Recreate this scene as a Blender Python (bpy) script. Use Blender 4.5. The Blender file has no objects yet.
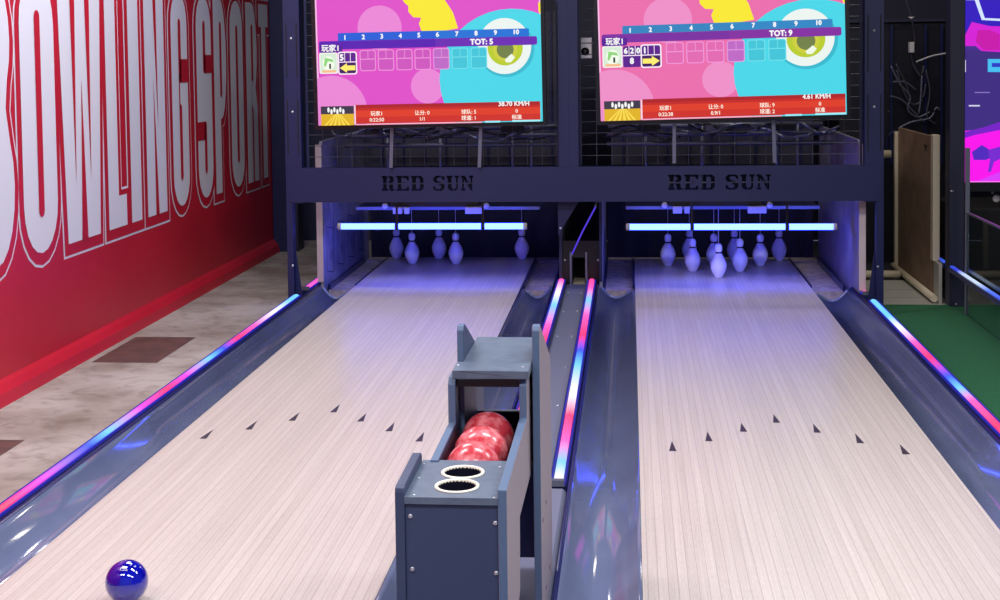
import bpy, bmesh, math, random
from mathutils import Vector, Matrix
random.seed(7)
PI = math.pi
SC = bpy.context.scene
COL = SC.collection

# ------------------------------------------------------------------ camera
FPX, PPY, HC = 1400.0, 126.77, 1.41          # focal length (px of a 1000 px frame), principal row, eye height
RV = Vector((0.99567828, 0.09204021, -0.01238406))
UV = Vector((0.00769676, 0.05110821, 0.99866346))
FV = Vector((-0.09255012, 0.99444283, -0.05017892))
cd = bpy.data.cameras.new('camera'); cam = bpy.data.objects.new('camera', cd); COL.objects.link(cam)
cam.matrix_world = Matrix(((RV.x, UV.x, -FV.x, 0), (RV.y, UV.y, -FV.y, 0), (RV.z, UV.z, -FV.z, HC), (0, 0, 0, 1)))
cd.sensor_fit = 'HORIZONTAL'; cd.sensor_width = 36; cd.lens = 36 * FPX / 1000
cd.shift_y = -(300 - PPY) / 1000
cd.clip_start = 0.05; cd.clip_end = 60
SC.camera = cam

# ------------------------------------------------------------------ view, world, lamps
SC.view_settings.view_transform = 'Standard'
SC.view_settings.look = 'None'
SC.view_settings.exposure = 0.0
SC.view_settings.gamma = 1.0
SC.view_settings.use_curve_mapping = False

def lin(c):
    out = []
    for v in c[:3]:
        v = v / 255.0
        out.append(v / 12.92 if v <= 0.04045 else ((v + 0.055) / 1.055) ** 2.4)
    return tuple(out) + (1.0,)

w = bpy.data.worlds.new('world'); SC.world = w; w.use_nodes = True
bg = w.node_tree.nodes['Background']; bg.inputs[0].default_value = (0.55, 0.6, 1.0, 1); bg.inputs[1].default_value = 0.26

def area(name, loc, size, power, color, rot=(0, 0, 0), sy=None, spread=None):
    l = bpy.data.lights.new(name, 'AREA'); l.energy = power; l.color = color[:3]
    l.shape = 'RECTANGLE'; l.size = size; l.size_y = sy or size
    if spread: l.spread = math.radians(spread)
    o = bpy.data.objects.new(name, l); COL.objects.link(o); o.location = loc; o.rotation_euler = rot
    return o
WHITE = (1.0, 0.975, 0.99)
for (x, y) in ((-1.9, 1.2), (0.4, 1.2), (2.2, 1.2), (-1.9, 3.9), (0.4, 3.9), (2.3, 4.2)):
    area('ceiling_lamp', (x, y, 3.15), 1.2, 57, WHITE, sy=0.5)
area('ceiling_lamp', (-1.7, 6.3, 3.15), 1.2, 60, WHITE, sy=0.4)
area('ceiling_lamp', (-2.2, 7.7, 3.1), 0.8, 17, (.9, .92, 1), sy=.4)  # added fill lamp, brightens the far letters of the red wall
area('ceiling_lamp', (1.45, 9.0, 3.0), 0.5, 16, (1, 0.9, 0.78), sy=0.5)

# ------------------------------------------------------------------ pixel -> place (surveying helper)
def ray(u, v): return FV + RV * ((u - 500) / FPX) - UV * ((v - PPY) / FPX)
def at(u, v, x=None, y=None, z=None):
    r = ray(u, v)
    t = x / r.x if x is not None else (y / r.y if y is not None else (z - HC) / r.z)
    return Vector((0, 0, HC)) + r * t

# ------------------------------------------------------------------ materials
MATS = {}
def mat(name, col, rough=0.5, metal=0.0, spec=0.5, emit=None, es=1.0, coat=0.0, bump=None, noise=None, alpha=None):
    if name in MATS: return MATS[name]
    m = bpy.data.materials.new(name); m.use_nodes = True; nt = m.node_tree
    b = nt.nodes['Principled BSDF']
    b.inputs['Base Color'].default_value = lin(col); b.inputs['Roughness'].default_value = rough
    b.inputs['Metallic'].default_value = metal; b.inputs['Specular IOR Level'].default_value = spec
    b.inputs['Coat Weight'].default_value = coat
    if emit:
        b.inputs['Emission Color'].default_value = lin(emit); b.inputs['Emission Strength'].default_value = es
    if noise:
        sc, c2, lo, hi = noise
        tc = nt.nodes.new('ShaderNodeTexCoord'); n = nt.nodes.new('ShaderNodeTexNoise'); n.inputs['Scale'].default_value = sc
        n.inputs['Detail'].default_value = 5
        rp = nt.nodes.new('ShaderNodeValToRGB'); rp.color_ramp.elements[0].position = lo; rp.color_ramp.elements[1].position = hi
        rp.color_ramp.elements[0].color = lin(col); rp.color_ramp.elements[1].color = lin(c2)
        nt.links.new(tc.outputs['Object'], n.inputs['Vector']); nt.links.new(n.outputs['Fac'], rp.inputs['Fac'])
        nt.links.new(rp.outputs['Color'], b.inputs['Base Color'])
    if bump:
        tc = nt.nodes.new('ShaderNodeTexCoord'); n = nt.nodes.new('ShaderNodeTexNoise'); n.inputs['Scale'].default_value = bump[0]
        bp = nt.nodes.new('ShaderNodeBump'); bp.inputs['Strength'].default_value = bump[1]; bp.inputs['Distance'].default_value = 0.01
        nt.links.new(tc.outputs['Object'], n.inputs['Vector']); nt.links.new(n.outputs['Fac'], bp.inputs['Height'])
        nt.links.new(bp.outputs['Normal'], b.inputs['Normal'])
    MATS[name] = m
    return m

def glow(name, col, s=1.0):
    """a surface that gives off light of one colour (screens, lamps)"""
    if name in MATS: return MATS[name]
    m = bpy.data.materials.new(name); m.use_nodes = True
    b = m.node_tree.nodes['Principled BSDF']
    b.inputs['Base Color'].default_value = (0.01, 0.01, 0.01, 1); b.inputs['Roughness'].default_value = 0.4
    b.inputs['Specular IOR Level'].default_value = 0.2
    b.inputs['Emission Color'].default_value = lin(col); b.inputs['Emission Strength'].default_value = s
    MATS[name] = m
    return m

def lane_wood():
    m = bpy.data.materials.new('lane_wood'); m.use_nodes = True; nt = m.node_tree; N = nt.nodes; L = nt.links
    b = N['Principled BSDF']
    tc = N.new('ShaderNodeTexCoord'); sep = N.new('ShaderNodeSeparateXYZ'); L.new(tc.outputs['Object'], sep.inputs[0])
    def math_(op, a, bb=None):
        n = N.new('ShaderNodeMath'); n.operation = op
        for i, v in enumerate((a, bb)):
            if v is None: continue
            if isinstance(v, (int, float)): n.inputs[i].default_value = v
            else: L.new(v, n.inputs[i])
        return n.outputs[0]
    k = math_('DIVIDE', sep.outputs['X'], 0.0269)
    idx = math_('FLOOR', k)
    fr = math_('FRACT', k)
    wn = N.new('ShaderNodeTexWhiteNoise'); wn.noise_dimensions = '1D'; L.new(idx, wn.inputs['W'])
    seam = math_('LESS_THAN', fr, 0.07)
    mp = N.new('ShaderNodeMapping'); mp.inputs['Scale'].default_value = (150, 1.6, 1); L.new(tc.outputs['Object'], mp.inputs['Vector'])
    ns = N.new('ShaderNodeTexNoise'); ns.inputs['Scale'].default_value = 1.0; ns.inputs['Detail'].default_value = 4; L.new(mp.outputs[0], ns.inputs['Vector'])
    mp2 = N.new('ShaderNodeMapping'); mp2.inputs['Scale'].default_value = (400, 30, 1); L.new(tc.outputs['Object'], mp2.inputs['Vector'])
    ns2 = N.new('ShaderNodeTexNoise'); ns2.inputs['Scale'].default_value = 1.0; L.new(mp2.outputs[0], ns2.inputs['Vector'])
    s1 = math_('MULTIPLY', wn.outputs['Value'], 0.13)
    s2 = math_('MULTIPLY', ns.outputs['Fac'], 0.55)
    s3 = math_('MULTIPLY', ns2.outputs['Fac'], 0.42)
    sm = math_('ADD', math_('ADD', s1, s2), s3)
    rp = N.new('ShaderNodeValToRGB'); rp.color_ramp.elements[0].position = 0.25; rp.color_ramp.elements[1].position = 0.85
    rp.color_ramp.elements[0].color = lin((172, 163, 158)); rp.color_ramp.elements[1].color = lin((210, 202, 198))
    L.new(sm, rp.inputs['Fac'])
    mx = N.new('ShaderNodeMixRGB'); mx.inputs['Color2'].default_value = lin((148, 140, 138))
    L.new(math_('MULTIPLY', seam, 0.75), mx.inputs['Fac']); L.new(rp.outputs['Color'], mx.inputs['Color1'])
    L.new(mx.outputs['Color'], b.inputs['Base Color'])
    b.inputs['Roughness'].default_value = 0.34; b.inputs['Specular IOR Level'].default_value = 0.45
    return m

def led_mat(name, stops, strength=1.6):
    """light strip whose diodes change colour along its length: stops = [(y, colour)]"""
    m = bpy.data.materials.new(name); m.use_nodes = True; nt = m.node_tree; N = nt.nodes; L = nt.links
    b = N['Principled BSDF']; b.inputs['Base Color'].default_value = (0.02, 0.02, 0.02, 1)
    g = N.new('ShaderNodeNewGeometry'); sep = N.new('ShaderNodeSeparateXYZ'); L.new(g.outputs['Position'], sep.inputs[0])
    ys = [s[0] for s in stops]; y0, y1 = min(ys), max(ys)
    mr = N.new('ShaderNodeMapRange'); mr.inputs['From Min'].default_value = y0; mr.inputs['From Max'].default_value = y1
    L.new(sep.outputs['Y'], mr.inputs['Value'])
    rp = N.new('ShaderNodeValToRGB'); L.new(mr.outputs[0], rp.inputs['Fac'])
    st = sorted(stops)
    e = rp.color_ramp.elements
    e[0].position = 0; e[0].color = lin(st[0][1]); e[1].position = 1; e[1].color = lin(st[-1][1])
    for y, c in st[1:-1]:
        k = e.new((y - y0) / (y1 - y0)); k.color = lin(c)
    L.new(rp.outputs['Color'], b.inputs['Emission Color']); b.inputs['Emission Strength'].default_value = strength
    return m

M = dict(
    navy=mat('navy_powder_coat', (8, 18, 72), 0.5, bump=(300, 0.04)),
    navy_dark=mat('dark_navy_panel', (30, 33, 60), 0.5),
    back_grey=mat('machine_back_panel', (54, 54, 68), 0.6),
    cab_black=mat('cabinet_black', (15, 16, 32), 0.5),
    black=mat('black_plastic', (10, 10, 16), 0.4),
    matte_black=mat('matte_black', (12, 12, 20), 0.8),
    bezel=mat('screen_bezel', (14, 14, 24), 0.3),
    gutter=mat('gutter_plastic', (94, 103, 136), 0.10, spec=0.6, coat=0.3, bump=(5, 0.05), noise=(3.5, (106, 116, 148), 0.35, 0.7)),
    gutter_side=mat('gutter_side', (26, 32, 84), 0.3),
    cap=mat('divider_plastic', (108, 112, 136), 0.4, bump=(8, 0.1)),
    alu=mat('brushed_aluminium', (120, 124, 140), 0.35, 0.6),
    steel=mat('galvanised_steel', (106, 110, 132), 0.4, 0.5),
    wire=mat('mesh_wire', (72, 74, 88), 0.5, 0.3),
    whitepl=mat('white_plastic', (205, 205, 210), 0.5),
    cream=mat('cream_trim', (214, 202, 176), 0.5),
    board=mat('brown_board', (152, 124, 102), 0.6, noise=(9, (130, 104, 86), 0.35, 0.7)),
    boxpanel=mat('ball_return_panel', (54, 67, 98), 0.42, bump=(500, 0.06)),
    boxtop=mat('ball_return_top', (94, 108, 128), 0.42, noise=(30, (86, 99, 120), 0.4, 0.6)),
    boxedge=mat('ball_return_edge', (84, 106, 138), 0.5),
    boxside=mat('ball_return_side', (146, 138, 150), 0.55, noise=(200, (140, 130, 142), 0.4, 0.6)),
    boxin=mat('ball_return_inside', (22, 22, 40), 0.3),
    screw=mat('screw_steel', (190, 195, 205), 0.3, 0.7),
    rim=mat('cup_rim', (235, 232, 215), 0.35),
    pin=mat('pin_white', (226, 226, 236), 0.35),
    pinband=mat('pin_band', (16, 10, 40), 0.5),
    string=mat('pin_string', (190, 190, 215), 0.7),
    blueball=mat('blue_ball', (4, 8, 150), 0.06, spec=0.7, coat=1.0, noise=(14, (20, 30, 190), 0.45, 0.75)),
    redball=mat('red_ball', (188, 52, 66), 0.25, spec=0.5, coat=0.15, noise=(34, (226, 128, 136), 0.44, 0.62)),
    arrow=mat('arrow_mark', (48, 38, 58), 0.5),
    sidewall=mat('pit_side_panel', (140, 140, 158), 0.5, noise=(8, (120, 120, 142), 0.35, 0.7)),
    sideedge=mat('pit_panel_edge', (196, 184, 190), 0.5),
    sketch=mat('panel_line_art', (62, 60, 92), 0.6),
    pitdeck=mat('pit_deck', (176, 164, 158), 0.7, noise=(25, (146, 136, 136), 0.4, 0.6)),
    curtain=mat('pit_curtain', (14, 14, 40), 0.8),
    red=mat('red_paint', (196, 28, 52), 0.42, noise=(1.3, (182, 22, 46), 0.35, 0.7), bump=(5, 0.12)),
    white_paint=mat('white_letter_paint', (222, 222, 236), 0.5),
    tile_dark=mat('dark_floor_tile', (96, 66, 62), 0.6, noise=(12, (80, 58, 56), 0.4, 0.6)),
    tile_cream=mat('cream_floor_tile', (176, 176, 168), 0.45),
    grout=mat('tile_grout', (120, 116, 108), 0.8),
    green=mat('green_turf', (22, 92, 58), 0.9, noise=(160, (40, 116, 72), 0.35, 0.7), bump=(400, 0.5)),
    dark_floor=mat('dark_grey_floor', (60, 60, 68), 0.35),
    glass=None,
)
def concrete():
    m = mat('worn_concrete', (172, 165, 161), 0.6, noise=(2.6, (132, 122, 114), 0.38, 0.66), bump=(14, 0.15))
    nt = m.node_tree; b = nt.nodes['Principled BSDF']
    src = b.inputs['Base Color'].links[0].from_socket
    tc = nt.nodes.new('ShaderNodeTexCoord'); n = nt.nodes.new('ShaderNodeTexNoise'); n.inputs['Scale'].default_value = 9; n.inputs['Detail'].default_value = 8; n.inputs['Distortion'].default_value = 1.2
    rp = nt.nodes.new('ShaderNodeValToRGB'); rp.color_ramp.elements[0].position = 0.5; rp.color_ramp.elements[1].position = 0.68
    rp.color_ramp.elements[0].color = (1, 1, 1, 1); rp.color_ramp.elements[1].color = (0.55, 0.52, 0.5, 1)
    mx = nt.nodes.new('ShaderNodeMixRGB'); mx.blend_type = 'MULTIPLY'; mx.inputs['Fac'].default_value = 0.6
    nt.links.new(tc.outputs['Object'], n.inputs['Vector']); nt.links.new(n.outputs['Fac'], rp.inputs['Fac'])
    nt.links.new(src, mx.inputs['Color1']); nt.links.new(rp.outputs['Color'], mx.inputs['Color2'])
    nt.links.new(mx.outputs['Color'], b.inputs['Base Color'])
    return m
M['concrete'] = concrete()
M['lane'] = lane_wood()
gm = bpy.data.materials.new('clear_glass'); gm.use_nodes = True
gb = gm.node_tree.nodes['Principled BSDF']
gb.inputs['Base Color'].default_value = (0.75, 0.85, 0.85, 1); gb.inputs['Roughness'].default_value = 0.02
gb.inputs['Transmission Weight'].default_value = 1.0; gb.inputs['IOR'].default_value = 1.1
M['glass'] = gm

# ------------------------------------------------------------------ mesh building
class MB:
    def __init__(self): self.bm = bmesh.new(); self.mats = []
    def mi(self, m):
        if m not in self.mats: self.mats.append(m)
        return self.mats.index(m)
    def faces(self, vs, fs, m, smooth=False):
        i = self.mi(m); V = [self.bm.verts.new(v) for v in vs]
        for f in fs:
            try:
                F = self.bm.faces.new([V[k] for k in f]); F.material_index = i; F.smooth = smooth
            except ValueError: pass
        return self
    def box(self, x0, x1, y0, y1, z0, z1, m, R=None):
        vs = [(x, y, z) for x in (x0, x1) for y in (y0, y1) for z in (z0, z1)]
        if R is not None: vs = [R @ Vector(v) for v in vs]
        fs = [(0, 1, 3, 2), (4, 6, 7, 5), (0, 4, 5, 1), (2, 3, 7, 6), (0, 2, 6, 4), (1, 5, 7, 3)]
        return self.faces(vs, fs, m)
    def prism(self, poly, axis, a0, a1, m, smooth=False, m_side=None):
        """poly of 2-D points; axis 'x': (y,z), 'y': (x,z), 'z': (x,y)"""
        def P(p, a):
            return {'x': (a, p[0], p[1]), 'y': (p[0], a, p[1]), 'z': (p[0], p[1], a)}[axis]
        n = len(poly); vs = [P(p, a0) for p in poly] + [P(p, a1) for p in poly]
        self.faces(vs, [tuple(range(n))[::-1], tuple(range(n, 2 * n))], m)
        self.faces(vs, [(i, (i + 1) % n, n + (i + 1) % n, n + i) for i in range(n)], m_side or m, smooth)
        return self
    def sheet(self, prof, y0, y1, m, ny=1, smooth=True, ms=None):
        """profile in (x,z) swept along y (open surface)"""
        n = len(prof); vs = []
        for k in range(ny + 1):
            y = y0 + (y1 - y0) * k / ny
            vs += [(p[0], y, p[1]) for p in prof]
        for k in range(ny):
            for i in range(n - 1):
                mm = m if not ms else ms[i]
                self.faces([vs[k * n + i], vs[k * n + i + 1], vs[(k + 1) * n + i + 1], vs[(k + 1) * n + i]], [(0, 1, 2, 3)], mm, smooth)
        return self
    def tube(self, pts, r, m, n=8, cap=True):
        pts = [Vector(p) for p in pts]; rings = []
        up = Vector((0.13, 0.21, 0.97)).normalized()
        for i, p in enumerate(pts):
            d = (pts[min(i + 1, len(pts) - 1)] - pts[max(i - 1, 0)]).normalized()
            if abs(d.dot(up)) > 0.95: a = d.cross(Vector((1, 0.1, 0))).normalized()
            else: a = d.cross(up).normalized()
            b = d.cross(a)
            rr = r[i] if isinstance(r, (list, tuple)) else r
            rings.append([p + (a * math.cos(2 * PI * k / n) + b * math.sin(2 * PI * k / n)) * rr for k in range(n)])
        vs = [v for R_ in rings for v in R_]
        fs = [(i * n + k, i * n + (k + 1) % n, (i + 1) * n + (k + 1) % n, (i + 1) * n + k) for i in range(len(pts) - 1) for k in range(n)]
        self.faces(vs, fs, m, True)
        if cap:
            self.faces(rings[0], [tuple(range(n))], m); self.faces(rings[-1], [tuple(range(n))[::-1]], m)
        return self
    def lathe(self, prof, c, m, n=32, axis='z'):
        vs = []
        for r, h in prof:
            for k in range(n):
                a = 2 * PI * k / n
                p = {'z': (r * math.cos(a), r * math.sin(a), h), 'y': (r * math.cos(a), h, r * math.sin(a)), 'x': (h, r * math.cos(a), r * math.sin(a))}[axis]
                vs.append(Vector(c) + Vector(p))
        fs = [(i * n + k, i * n + (k + 1) % n, (i + 1) * n + (k + 1) % n, (i + 1) * n + k) for i in range(len(prof) - 1) for k in range(n)]
        return self.faces(vs, fs, m, True)
    def sphere(self, c, r, m, nu=40, nv=24):
        return self.lathe([(max(r * math.sin(PI * i / nv), 1e-5), -r * math.cos(PI * i / nv)) for i in range(nv + 1)], c, m, nu)
    def build(self, name, parent=None, loc=None, bevel=0, segs=2, weld=True):
        if weld: bmesh.ops.remove_doubles(self.bm, verts=self.bm.verts, dist=1e-5)
        bmesh.ops.recalc_face_normals(self.bm, faces=self.bm.faces)
        me = bpy.data.meshes.new(name); o = bpy.data.objects.new(name, me); COL.objects.link(o)
        off = Vector(loc) if loc is not None else Vector((0, 0, 0))
        if parent is not None:
            off = Vector(parent.location); o.parent = parent; g = parent.parent
            while g: off = off + Vector(g.location); g = g.parent
        else: o.location = off
        for v in self.bm.verts: v.co -= off
        self.bm.to_mesh(me); self.bm.free()
        for m in self.mats: me.materials.append(m)
        if bevel:
            bv = o.modifiers.new('bevel', 'BEVEL'); bv.width = bevel; bv.segments = segs; bv.limit_method = 'ANGLE'
        return o

def tag(o, label=None, cat=None, group=None, kind=None):
    if label: o['label'] = label
    if cat: o['category'] = cat
    if group: o['group'] = group
    if kind: o['kind'] = kind
    return o
def thing(name, loc, label, cat, group=None):
    o = bpy.data.objects.new(name, None); COL.objects.link(o); o.location = loc; o.empty_display_size = 0.05
    return tag(o, label, cat, group)
def struct(o): o['kind'] = 'structure'; return o
def copy_thing(o, loc, label, group=None):
    c = o.copy(); COL.objects.link(c); c.location = loc; c['label'] = label
    if group: c['group'] = group
    for ch in o.children:
        d = ch.copy(); COL.objects.link(d); d.parent = c; d.matrix_parent_inverse = ch.matrix_parent_inverse
        for g in ch.children:
            e = g.copy(); COL.objects.link(e); e.parent = d
    return c

_txt = {}
def text_geo(s):
    """glyph mesh, centred, in em units"""
    if s in _txt: return _txt[s]
    cu = bpy.data.curves.new('t', 'FONT'); cu.body = s; cu.align_x = 'CENTER'; cu.align_y = 'CENTER'; cu.resolution_u = 3
    o = bpy.data.objects.new('t', cu); COL.objects.link(o)
    bpy.context.view_layer.update()
    dg = bpy.context.evaluated_depsgraph_get()
    me = bpy.data.meshes.new_from_object(o.evaluated_get(dg))
    vs = [tuple(v.co) for v in me.vertices]; fs = [tuple(p.vertices) for p in me.polygons]
    bpy.data.objects.remove(o); bpy.data.curves.remove(cu); bpy.data.meshes.remove(me)
    _txt[s] = (vs, fs); return _txt[s]

# ================================================================== SETTING
FZ = -0.10
# left concrete floor with two dark tiles let into it
b = MB()
b.box(-2.86, -0.5, -1.0, 11.4, FZ - 0.1, FZ, M['concrete'])
def quad_px(b, pts, z, m):
    P = [at(u, v, z=z) for u, v in pts]; xs = sorted(p.x for p in P); ys = sorted(p.y for p in P)
    x0, x1 = (xs[0] + xs[1]) / 2, (xs[2] + xs[3]) / 2; y0, y1 = (ys[0] + ys[1]) / 2, (ys[2] + ys[3]) / 2
    b.faces([(x0, y0, z), (x1, y0, z), (x1, y1, z), (x0, y1, z)], [(0, 1, 2, 3)], m); return x0, x1, y0, y1
quad_px(b, [(98, 362), (160, 363), (193, 337), (130, 337)], FZ + 0.001, M['tile_dark'])
b.faces([(-2.78, 4.9, FZ + .001), (-2.42, 4.9, FZ + .001), (-2.42, 5.33, FZ + .001), (-2.78, 5.33, FZ + .001)], [(0, 1, 2, 3)], M['tile_dark'])
struct(b.build('floor', weld=False))
# right part of the floor
b = MB(); b.box(-0.5, 4.2, -1.0, 11.4, FZ - 0.1, FZ - 0.004, M['dark_floor'])
b.box(1.0, 1.9, 8.445, 9.40, FZ - 0.004, FZ, M['tile_cream'])
for yy in (8.72, 9.02): b.box(1.0, 1.9, yy, yy + .006, FZ, FZ + .0006, M['grout'])
struct(b.build('floor', weld=False))
b = MB(); b.box(1.41, 3.6, -0.6, 8.44, FZ - 0.003, FZ + 0.008, M['green'])
tag(b.build('turf_carpet', loc=(1.41, -0.6, FZ)), 'green artificial turf carpet beside the right-hand lane', 'carpet')

# letters of the painted wall, as strokes on the wall plane (y = along the wall, z = up)
def arc(cy, cz, ry, rz, a0, a1, n=10):
    return [(cy + ry * math.cos(math.radians(a0 + (a1 - a0) * i / n)), cz + rz * math.sin(math.radians(a0 + (a1 - a0) * i / n))) for i in range(n + 1)]
def letter(ch, W, H):
    """silhouette and counters of a tall condensed capital, W wide, H high"""
    f = lambda P: [(x * W, z * H) for x, z in P]
    rx, rz = W * .5, W * .62
    rr = arc(W - rx, H - rz, rx, rz, 0, 180) + arc(rx, rz, rx, rz, 180, 360)
    slit = lambda x0, x1, z0, z1: [(x1 * W, z0 * H + .03), ] + arc((x0 + x1) / 2 * W, z1 * H - .03, (x1 - x0) / 2 * W, .03, 0, 180, 6) + arc((x0 + x1) / 2 * W, z0 * H + .03, (x1 - x0) / 2 * W, .03, 180, 360, 6)[:-1]
    a, c = .42, .58
    bump = lambda z0, z1, x=1.0: arc(.55 * W, (z0 + z1) / 2 * H, (x - .55) * W, (z1 - z0) / 2 * H, -90, 90)
    if ch == 'O': return rr, [slit(a, c, .13, .87)]
    if ch == 'I': return f([(0, 0), (1, 0), (1, 1), (0, 1)]), []
    if ch == 'L': return f([(0, 0), (1, 0), (1, .13), (.56, .13), (.56, 1), (0, 1)]), []
    if ch == 'T': return f([(.27, 0), (.73, 0), (.73, .87), (1, .87), (1, 1), (0, 1), (0, .87), (.27, .87)]), []
    if ch == 'N': return f([(0, 0), (1, 0), (1, 1), (0, 1)]), [f([(.40, 0), (.56, 0), (.40, .62)]), f([(.60, 1), (.44, 1), (.60, .38)])]
    if ch == 'W': return f([(0, 1), (.12, 0), (.43, 0), (.50, .22), (.57, 0), (.88, 0), (1, 1)]), [f([(.27, 1), (.39, 1), (.325, .22)]), f([(.73, 1), (.61, 1), (.675, .22)]), f([(.43, 0), (.57, 0), (.50, .62)])]
    if ch == 'B': return [(0, 0)] + bump(0, .53)[:-3] + [(.84 * W, .53 * H)] + bump(.53, 1, .97)[3:] + [(0, H)], [slit(a, c, .12, .46), slit(a, c, .60, .88)]
    if ch == 'P': return f([(0, 0), (.48, 0), (.48, .38)]) + bump(.38, 1) + [(0, H)], [slit(a + .02, c + .02, .49, .88)]
    if ch == 'R': return f([(0, 0), (1, 0), (.98, .40), (.90, .46)]) + bump(.48, 1, .99)[2:] + [(0, H)], [slit(a + .02, c + .02, .56, .88), f([(.44, 0), (.56, 0), (.56, .40), (.44, .44)])]
    if ch == 'G': return rr, [slit(a, c, .12, .48), slit(a, c, .58, .88), f([(a, .46), (a + .06, .46), (a + .06, .62), (a, .62)]), f([(.5, .58), (1.02, .58), (1.02, .69), (.5, .69)])]
    if ch == 'S': return rr, [slit(a, c, .62, .88), f([(.5, .62), (1.02, .62), (1.02, .71), (.5, .71)]), slit(a, c, .12, .38), f([(-.02, .29), (.5, .29), (.5, .38), (-.02, .38)])]
def grown(P, d):
    """polygon offset outwards with mitred corners"""
    P = [Vector(p) for i, p in enumerate(P) if (Vector(p) - Vector(P[i - 1])).length > 1e-5]; n = len(P)
    A = sum(P[i - 1].x * P[i].y - P[i].x * P[i - 1].y for i in range(n)); sg = 1 if A > 0 else -1; out = []
    for i in range(n):
        d0 = (P[i] - P[i - 1]).normalized(); d1 = (P[(i + 1) % n] - P[i]).normalized()
        n0 = Vector((d0.y, -d0.x)) * sg; n1 = Vector((d1.y, -d1.x)) * sg; m_ = (n0 + n1).normalized()
        out.append(tuple(P[i] + m_ * min(d / max(m_.dot(n0), .35), d * 1.8)))
    return out
WX = -2.80
b = MB(); b.box(WX - 0.12, WX, -1.0, 10.9, FZ, 3.4, M['red'])
Z0, HH = 0.50, 1.33
TX = [('B', 5.68, 0.45), ('O', 6.22, 0.385), ('W', 6.655, 0.56), ('L', 7.275, 0.27), ('I', 7.62, 0.165), ('N', 7.885, 0.34), ('G', 8.36, 0.31),
      ('S', 8.86, 0.32), ('P', 9.24, 0.29), ('O', 9.63, 0.32), ('R', 10.04, 0.30), ('T', 10.40, 0.27)]
ENDY = 10.72
def paint(P, x, m):
    if max(p[0] for p in P) > ENDY:
        q = []
        for i in range(len(P)):
            a_, c_ = P[i - 1], P[i]
            if (a_[0] <= ENDY) != (c_[0] <= ENDY): k = (ENDY - a_[0]) / (c_[0] - a_[0]); q.append((ENDY, a_[1] + (c_[1] - a_[1]) * k))
            if c_[0] <= ENDY: q.append(c_)
        P = q
        if len(P) < 3: return
    b.faces([(x, p[0], p[1]) for p in P], [tuple(range(len(P)))], m)
for k_, (ch, y0, W_) in enumerate(TX):
    sil, holes = letter(ch, W_, HH); mv = lambda P, dz=0: [(y0 + p[0], Z0 + p[1] + dz) for p in P]
    osil = sil if ch != 'W' else [(0, HH), (.12 * W_, 0), (.88 * W_, 0), (W_, HH)]
    paint(grown(mv(osil, -.014), .056), WX + .001 + k_ * .0001, M['white_paint'])
    paint(grown(mv(osil, -.014), .043), WX + .003 + k_ * .0001, M['red'])
    paint(mv(sil), WX + .005 + k_ * .0001, M['white_paint'])
    for h_ in holes: paint(mv(h_), WX + .0075 + k_ * .0001, M['red'])
wl = struct(b.build('wall_left', weld=False))
b = MB(); b.prism([(WX, FZ), (WX + 0.055, FZ), (WX + 0.045, FZ + .055), (WX + .02, FZ + 0.085), (WX, FZ + 0.1)], 'y', -1.0, 10.9, M['red'])
struct(b.build('baseboard_left'))
b = MB(); b.box(-4.2, 4.2, 11.4, 11.55, FZ, 3.4, M['navy_dark']); struct(b.build('wall_back'))
b = MB(); b.box(4.2, 4.3, -1.0, 11.4, FZ, 3.4, M['navy_dark']); struct(b.build('wall_right'))
b = MB(); b.box(-2.92, 4.3, -1.0, 11.55, 3.4, 3.5, M['navy_dark']); struct(b.build('ceiling'))
# dark column closing the red wall
b = MB(); c0 = at(273, 100, y=10.75); c1 = at(290.5, 100, y=10.75)
b.box(WX + 0.004, -2.64, 10.72, 10.95, FZ, 3.4, M['navy']); b.box(-2.64, -2.60, 10.74, 10.93, FZ, 3.4, M['navy_dark'])
struct(b.build('trim_1', bevel=.004))

# ================================================================== LANES AND GUTTERS
LR0, LR1 = 0.0235, 1.0735
LL0, LL1 = -1.7049, -0.6732
LEND = 9.66
def lane(x0, x1, dy, label):
    b = MB(); b.box(x0, x1, 0.6, LEND + dy, -0.06, 0, M['lane'])
    cx = (x0 + x1) / 2
    for i in range(-3, 4):
        ax = cx + i * 0.1355; ay = 5.45 + dy - abs(i) * 0.135
        b.faces([(ax - .0135, ay - .095, .0006), (ax + .0135, ay - .095, .0006), (ax + .001, ay + .035, .0006)], [(0, 1, 2)], M['arrow'])
    o = b.build('bowling_lane', loc=(cx, 0.6, 0), weld=False)
    return tag(o, label, 'bowling lane', 'bowling lanes')
laneL = lane(LL0, LL1, 0.08, 'pale wooden plank bowling lane on the left, beside the red lettered wall')
laneR = lane(LR0, LR1, 0.0, 'pale wooden plank bowling lane on the right, beside the green carpet')

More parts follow.
